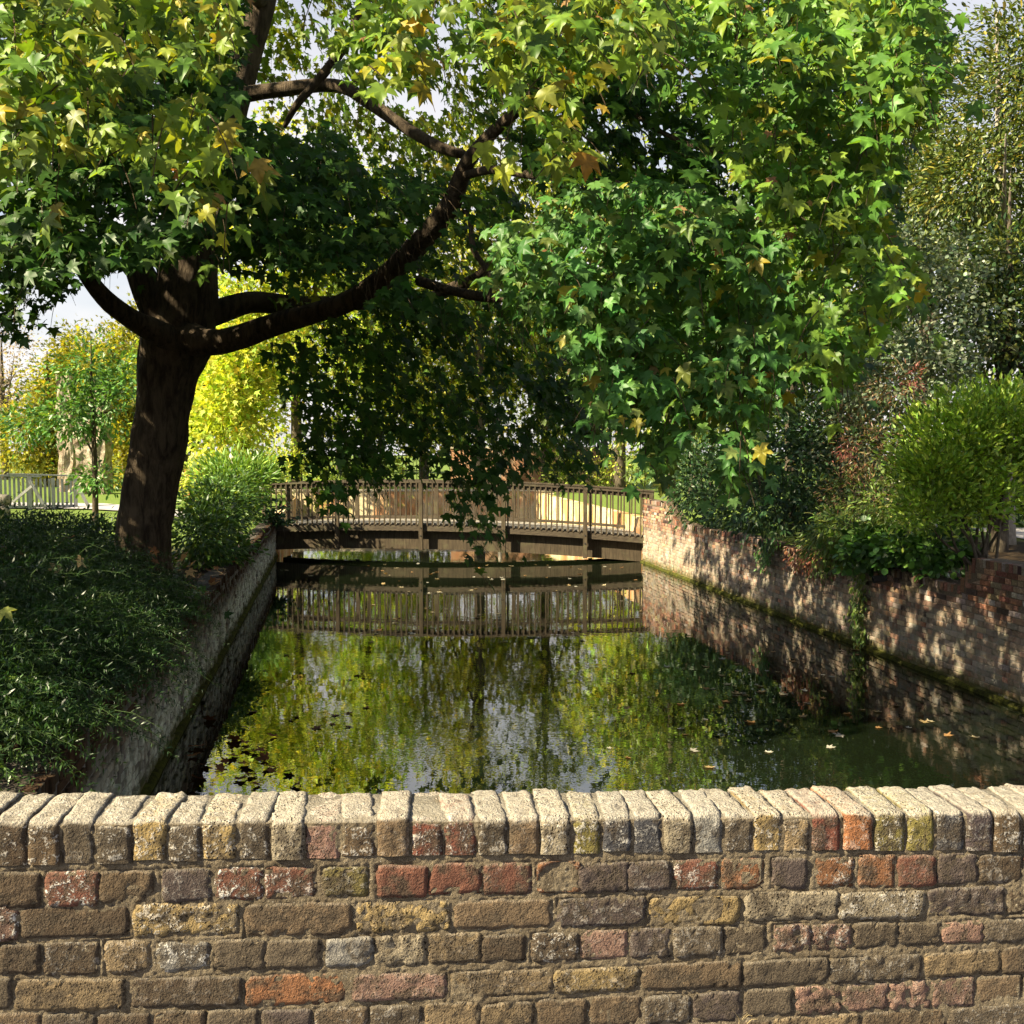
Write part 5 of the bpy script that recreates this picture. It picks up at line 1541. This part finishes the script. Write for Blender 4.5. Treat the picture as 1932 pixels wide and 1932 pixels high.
for (uu, vv, dd_, lab, r_) in ((10, 962, 29.5, 'round cut log lying on the lawn at the left edge', 0.2), (14, 940, 29.7, 'second cut log stacked on top at the left edge of the lawn', 0.17)):
    c0 = at(uu, vv, dd_)
    lo = MB().tube([(0.35, -0.15, 0), (0.0, 0, 0), (-0.9, 0.3, 0), (-1.8, 0.6, 0)][1:], [r_, r_ * 1.02, r_], 14, 0.06).build('log', M['palebark'], None, True)
    lo.location = (c0[0], c0[1], 1.0 + r_ if r_ > 0.18 else 1.0 + 0.4 + r_ * 0.95)
    tag(lo, lab, 'log', 'cut logs on the lawn')
pl = MB().bar((0, 0, 0), (0.62, 0.05, 0.52), 0.08, 0.08).build('timber_prop', M['fence'])
p0 = at(24, 947, 33.4); pl.location = tuple(p0)
tag(pl, 'slanting timber leaning from the logs up to the fence', 'timber')

def ruin(name, label, u0, u1, v0, v1, d, thick, seed):
    a = at(u0, v1, d); b = at(u1, v0, d)
    z0 = 1.05
    root = empty(name, ((a[0] + b[0]) / 2, d, z0))
    tag(root, label, 'ruin', 'ruined stone walls')
    W = b[0] - a[0]; H = b[2] - z0
    n = 7; m = 16
    mb = MB()
    for j in range(m + 1):
        for i in range(n * 2 + 2):
            k = i if i <= n else 2 * n + 1 - i
            y = 0 if i <= n else thick
            x = -W / 2 + W * k / n
            z = H * j / m * (1 - 0.16 * abs(noise.noise(Vector((k * 0.7, seed, 2)))) * (j / m))
            x *= 1 + 0.2 * noise.noise(Vector((z * 0.9, seed, k * 0.1)))
            mb.v.append((x + 0.1 * noise.noise(Vector((x * 2, z * 2, seed))), y + 0.16 * noise.noise(Vector((x * 3, z * 3, seed + y))), z))
    w = n * 2 + 2
    for j in range(m):
        for i in range(w):
            a_ = j * w + i; b_ = j * w + (i + 1) % w
            mb.f.append((a_, b_, b_ + w, a_ + w))
    mb.f.append(tuple(m * w + i for i in range(w)))
    mb.build('masonry', M['stone'], root)
    return root
ruin('stone_ruin', 'broad pale stump of ruined stone wall behind the grey fence', 142, 192, 795, 900, 44, 0.9, 1)
ruin('stone_ruin', 'tall narrow pale ruin fragment showing above the young tree', 110, 132, 706, 900, 46.5, 0.8, 4)
ruin('stone_ruin', 'pale ruin fragment between the young tree and the maple trunk', 168, 196, 712, 900, 48.5, 0.8, 7)

gp = empty('gate_post', (at(438, 880, 36)[0], 36, 1.05))
tag(gp, 'cream square post with pointed top beside the orange picket fence', 'post')
g = MB().box(-0.21, 0.21, -0.21, 0.21, 0, 1.62)
g.build('shaft', M['cream'], gp)
g = MB(); g.v = [(-0.23, -0.23, 1.622), (0.23, -0.23, 1.622), (0.23, 0.23, 1.622), (-0.23, 0.23, 1.622), (0, 0, 1.9)]; g.f = [(0, 1, 4), (1, 2, 4), (2, 3, 4), (3, 0, 4), (3, 2, 1, 0)]
g.build('cap', M['cream'], gp)
of = empty('garden_fence', (at(350, 900, 36.3)[0], 36.3, 1.05))
tag(of, 'orange brown picket fence glowing in sun beyond the leafy bank', 'fence')
for k in range(13):
    h_ = 1.25 + rng.normal(0, 0.05)
    o = MB().box(-0.045, 0.045, -0.015, 0.015, 0.05, h_).build('picket', M['orange'], of)
    o.location = (k * 0.125, 0, 0)
MB().box(-0.05, 1.56, 0.018, 0.06, 0.3, 0.38).build('rail', M['orange'], of)
MB().box(-0.05, 1.56, 0.018, 0.06, 0.95, 1.03).build('rail', M['orange'], of)
sp = MB().tube([(0, 0, 0), (0.02, 0, 0.8), (0, 0.02, 1.75)], [0.17, 0.14, 0.13], 10, 0.15).build('tree_stump', M['bark2'], None, True)
sp.location = (at(455, 880, 36.5)[0], 36.5, 1.05)
tag(sp, 'brown dead stump standing behind the cream post', 'stump')

lp = empty('lamp_post', (at(943, 880, 40)[0], 40 + 5, 1.1))
lp.location = (at(943, 880, 45.5)[0], 45.5, 1.1)
tag(lp, 'pale lamp post with a small lantern beyond the middle of the bridge', 'lamp post')
MB().tube([(0, 0, 0), (0, 0, 0.5), (0, 0, 0.52), (0, 0, 3.3)], [0.11, 0.1, 0.075, 0.06], 10).build('column', M['cream'], lp, True)
MB().tube([(0, 0, 3.3), (0, 0, 3.34), (0, 0, 3.75), (0, 0, 3.78), (0, 0, 3.95)], [0.07, 0.13, 0.2, 0.24, 0.03], 6).build('lantern', M['iron'], lp)

# bank beyond the bridge: end wall of the water, sunlit garden wall
ew = empty('end_wall', (-9.8, CH1, 0))
tag(ew, 'sunlit pale brick wall closing the water beyond the bridge', 'wall')
MB().box(-0.6, 11.6, 0, 0.35, -0.3, 1.25).build('wall', M['endwall'], ew)
MB().box(-0.65, 11.65, -0.04, 0.39, 1.252, 1.33).build('coping', M['cream'], ew)
for sgn, f_, nm in ((-1, LWX, 'pale brick bank wall on the left beyond the bridge'), (1, RWX, 'pale brick bank wall on the right beyond the bridge')):
    a = np.array([f_(29.25 if sgn < 0 else 27.55), 29.25 if sgn < 0 else 27.55]); b = np.array([f_(CH1), CH1 - 0.01])
    w_ = empty('bank_wall', (a[0], a[1], 0), math.atan2(b[1] - a[1], b[0] - a[0]))
    tag(w_, nm, 'wall')
    L = np.linalg.norm(b - a)
    MB().box(0, L, 0 if sgn < 0 else -0.3, 0.3 if sgn < 0 else 0, -0.3, 1.0 if sgn < 0 else 1.18).build('wall', M['endwall'], w_)
gw = empty('garden_wall', (at(850, 900, 56)[0], 56, 1.1))
tag(gw, 'orange brick garden wall in sun far behind the bridge', 'wall')
MB().box(0, 9, 0, 0.3, 0, 2.0).build('wall', M['redbrick'], gw)
MB().box(-0.05, 9.05, -0.05, 0.35, 2.002, 2.1).build('coping', M['cream'], gw)
ir = empty('iron_gate', (at(760, 900, 47)[0], 47, 1.1))
tag(ir, 'dark iron railing gate glimpsed over the middle of the bridge rail', 'gate')
for k in range(9):
    o = MB().tube([(0, 0, 0.05), (0, 0, 1.75), (0, 0, 1.9)], [0.014, 0.014, 0.003], 6).build('bar', M['iron'], ir)
    o.location = (k * 0.16, 0, 0)
for z in (0.2, 0.95, 1.65):
    MB().box(-0.03, 1.31, -0.02, 0.02, z, z + 0.05).build('rail', M['iron'], ir)

shrub('border_shrub', 'sunlit yellow bush on the far bank left of the bridge', [blob(380, 900, 34, 30, 18, 0.8), blob(540, 870, 44, 50, 25, 1)], 2200, 0.16, YELL, 'oval', sig=0.25, stems=3, ground=1.05)
shrub('border_shrub', 'sunlit green bush on the far bank behind the left half of the bridge', [blob(640, 905, 47, 60, 32, 1.2), blob(720, 900, 48, 40, 40, 1)], 2600, 0.2, YELL + LIME, 'oval', sig=0.3, stems=3, ground=1.1)
shrub('border_shrub', 'olive bush on the far bank behind the right half of the bridge', [blob(1080, 900, 47, 60, 40, 1.2), blob(1170, 890, 46.5, 50, 50, 1)], 2600, 0.2, OLIV + YELL, 'oval', sig=0.3, stems=3, ground=1.1)

# ------------------------------------------------------------------ leaves afloat and fallen
def flat_leaf(name, loc, size, colr, label, group, tilt=0.12, lift=0.004, curl=False):
    o = bpy.data.objects.new(name, fproto[rng.integers(len(fproto))])
    col.objects.link(o)
    o.location = (loc[0], loc[1], loc[2] + lift)
    o.rotation_euler = (rng.normal(0, tilt), rng.normal(0, tilt), rng.uniform(0, 6.28))
    o.scale = (size, size, size)
    o.color = (*colr, 1)
    tag(o, label, 'leaf', group)
fproto = []
for k in range(4):
    V0, T0 = template('maple')
    V0 = V0.copy(); V0[:, 1] -= 0.4
    V0[:, 2] = [0.16 * (x * x + y * y) * (1 + 0.6 * rng.normal()) + 0.03 * rng.random() for x, y, z in V0]
    me = tri_mesh('fallen_leaf', V0, T0); me.materials.append(M['dead']); fproto.append(me)
PALE = [(0.5, 0.42, 0.26), (0.42, 0.3, 0.14), (0.5, 0.47, 0.38), (0.36, 0.2, 0.08)]
def on_water(u, v):
    r = ray(u, v); t = -CAM[2] / r[2]
    return CAM + r * t
cnt = 0
for (u0, u1, v0, v1, n, lab, grp) in ((1330, 1640, 1225, 1330, 42, 'pale fallen leaf floating by the long brick wall', 'leaves floating beside the long wall'),
        (760, 1220, 1058, 1120, 46, 'tiny fallen leaf floating in the dark water below the bridge', 'leaves floating below the bridge'),
        (520, 760, 1060, 1110, 16, 'tiny fallen leaf floating near the left end of the bridge', 'leaves floating at the left bridge end'),
        (640, 1300, 1130, 1215, 34, 'small leaf floating among the reflected balusters', 'leaves floating on the baluster reflection'),
        (1120, 1420, 1230, 1460, 14, 'single leaf adrift on the dark open water', 'leaves adrift on open water'),
        (1450, 1850, 1330, 1450, 16, 'small leaf floating on the reflected brick wall', 'leaves floating on the wall reflection'),
        (470, 700, 1230, 1400, 14, 'brown leaf floating on the yellow reflection', 'leaves floating on the yellow reflection')):
    for k in range(n):
        u_ = rng.uniform(u0, u1); v_ = rng.uniform(v0, v1)
        p = on_water(u_, v_)
        if not (LWX(p[1]) + 0.25 < p[0] < RWX(p[1]) - 0.2): continue
        c = np.array(PALE[rng.integers(4)])
        if 'brown' in lab: c = np.array((0.14, 0.06, 0.025))
        flat_leaf('fallen_leaf', p, rng.uniform(0.05, 0.11), c * rng.uniform(0.5, 0.9), lab, grp, 0.08)
for k in range(26):
    a = on_water(rng.normal(455, 40), rng.normal(1440, 28))
    if a[0] < LWX(a[1]) + 0.15: continue
    flat_leaf('fallen_leaf', a, rng.uniform(0.09, 0.14), np.array((0.22, 0.085, 0.035)) * rng.uniform(0.5, 1.2), 'russet leaf in the floating raft by the low wall near the parapet', 'floating raft of russet leaves', 0.3, 0.02)
BROWN = [(0.3, 0.15, 0.07), (0.4, 0.27, 0.13), (0.22, 0.1, 0.045), (0.42, 0.34, 0.2)]
for k in range(46):
    y = rng.uniform(8.8, 20)
    x = LWX(y) - rng.uniform(0.03, 0.4)
    flat_leaf('fallen_leaf', (x, y, 1.10), rng.uniform(0.08, 0.13), np.array(BROWN[rng.integers(4)]) * rng.uniform(0.7, 1.2), 'dry brown leaf lying on top of the low eroded wall', 'dry leaves along the low wall', 0.5, 0.01)
for (u_, v_, d_) in ((105, 1070, 9.3), (85, 1215, 8.0), (82, 1205, 8.0), (105, 1290, 7.6), (130, 1015, 11.5), (115, 1025, 11.3), (40, 1050, 10.2), (150, 1060, 9.6), (5, 1040, 10.4), (345, 1050, 11.8), (362, 1065, 11.8), (360, 1080, 11.8), (290, 1040, 12.9), (292, 1060, 12.9), (288, 1085, 12.8), (70, 1190, 8.2), (65, 1130, 9.0)):
    p = at(u_, v_, d_)
    flat_leaf('fallen_leaf', p, 0.12, np.array(BROWN[rng.integers(4)]), 'dry curled maple leaf caught in the dark left bank foliage', 'dry leaves caught in the left bank foliage', 0.9, 0.0)
for k in range(26):
    y = rng.uniform(13.0, 14.6)
    flat_leaf('fallen_leaf', (RWX(y) + rng.uniform(0.05, 0.5), y, 1.3), rng.uniform(0.04, 0.08), np.array(PALE[rng.integers(4)]), 'bit of leaf litter on the ledge behind the red brick wall', 'leaf litter on the long wall', 0.3, 0.005)
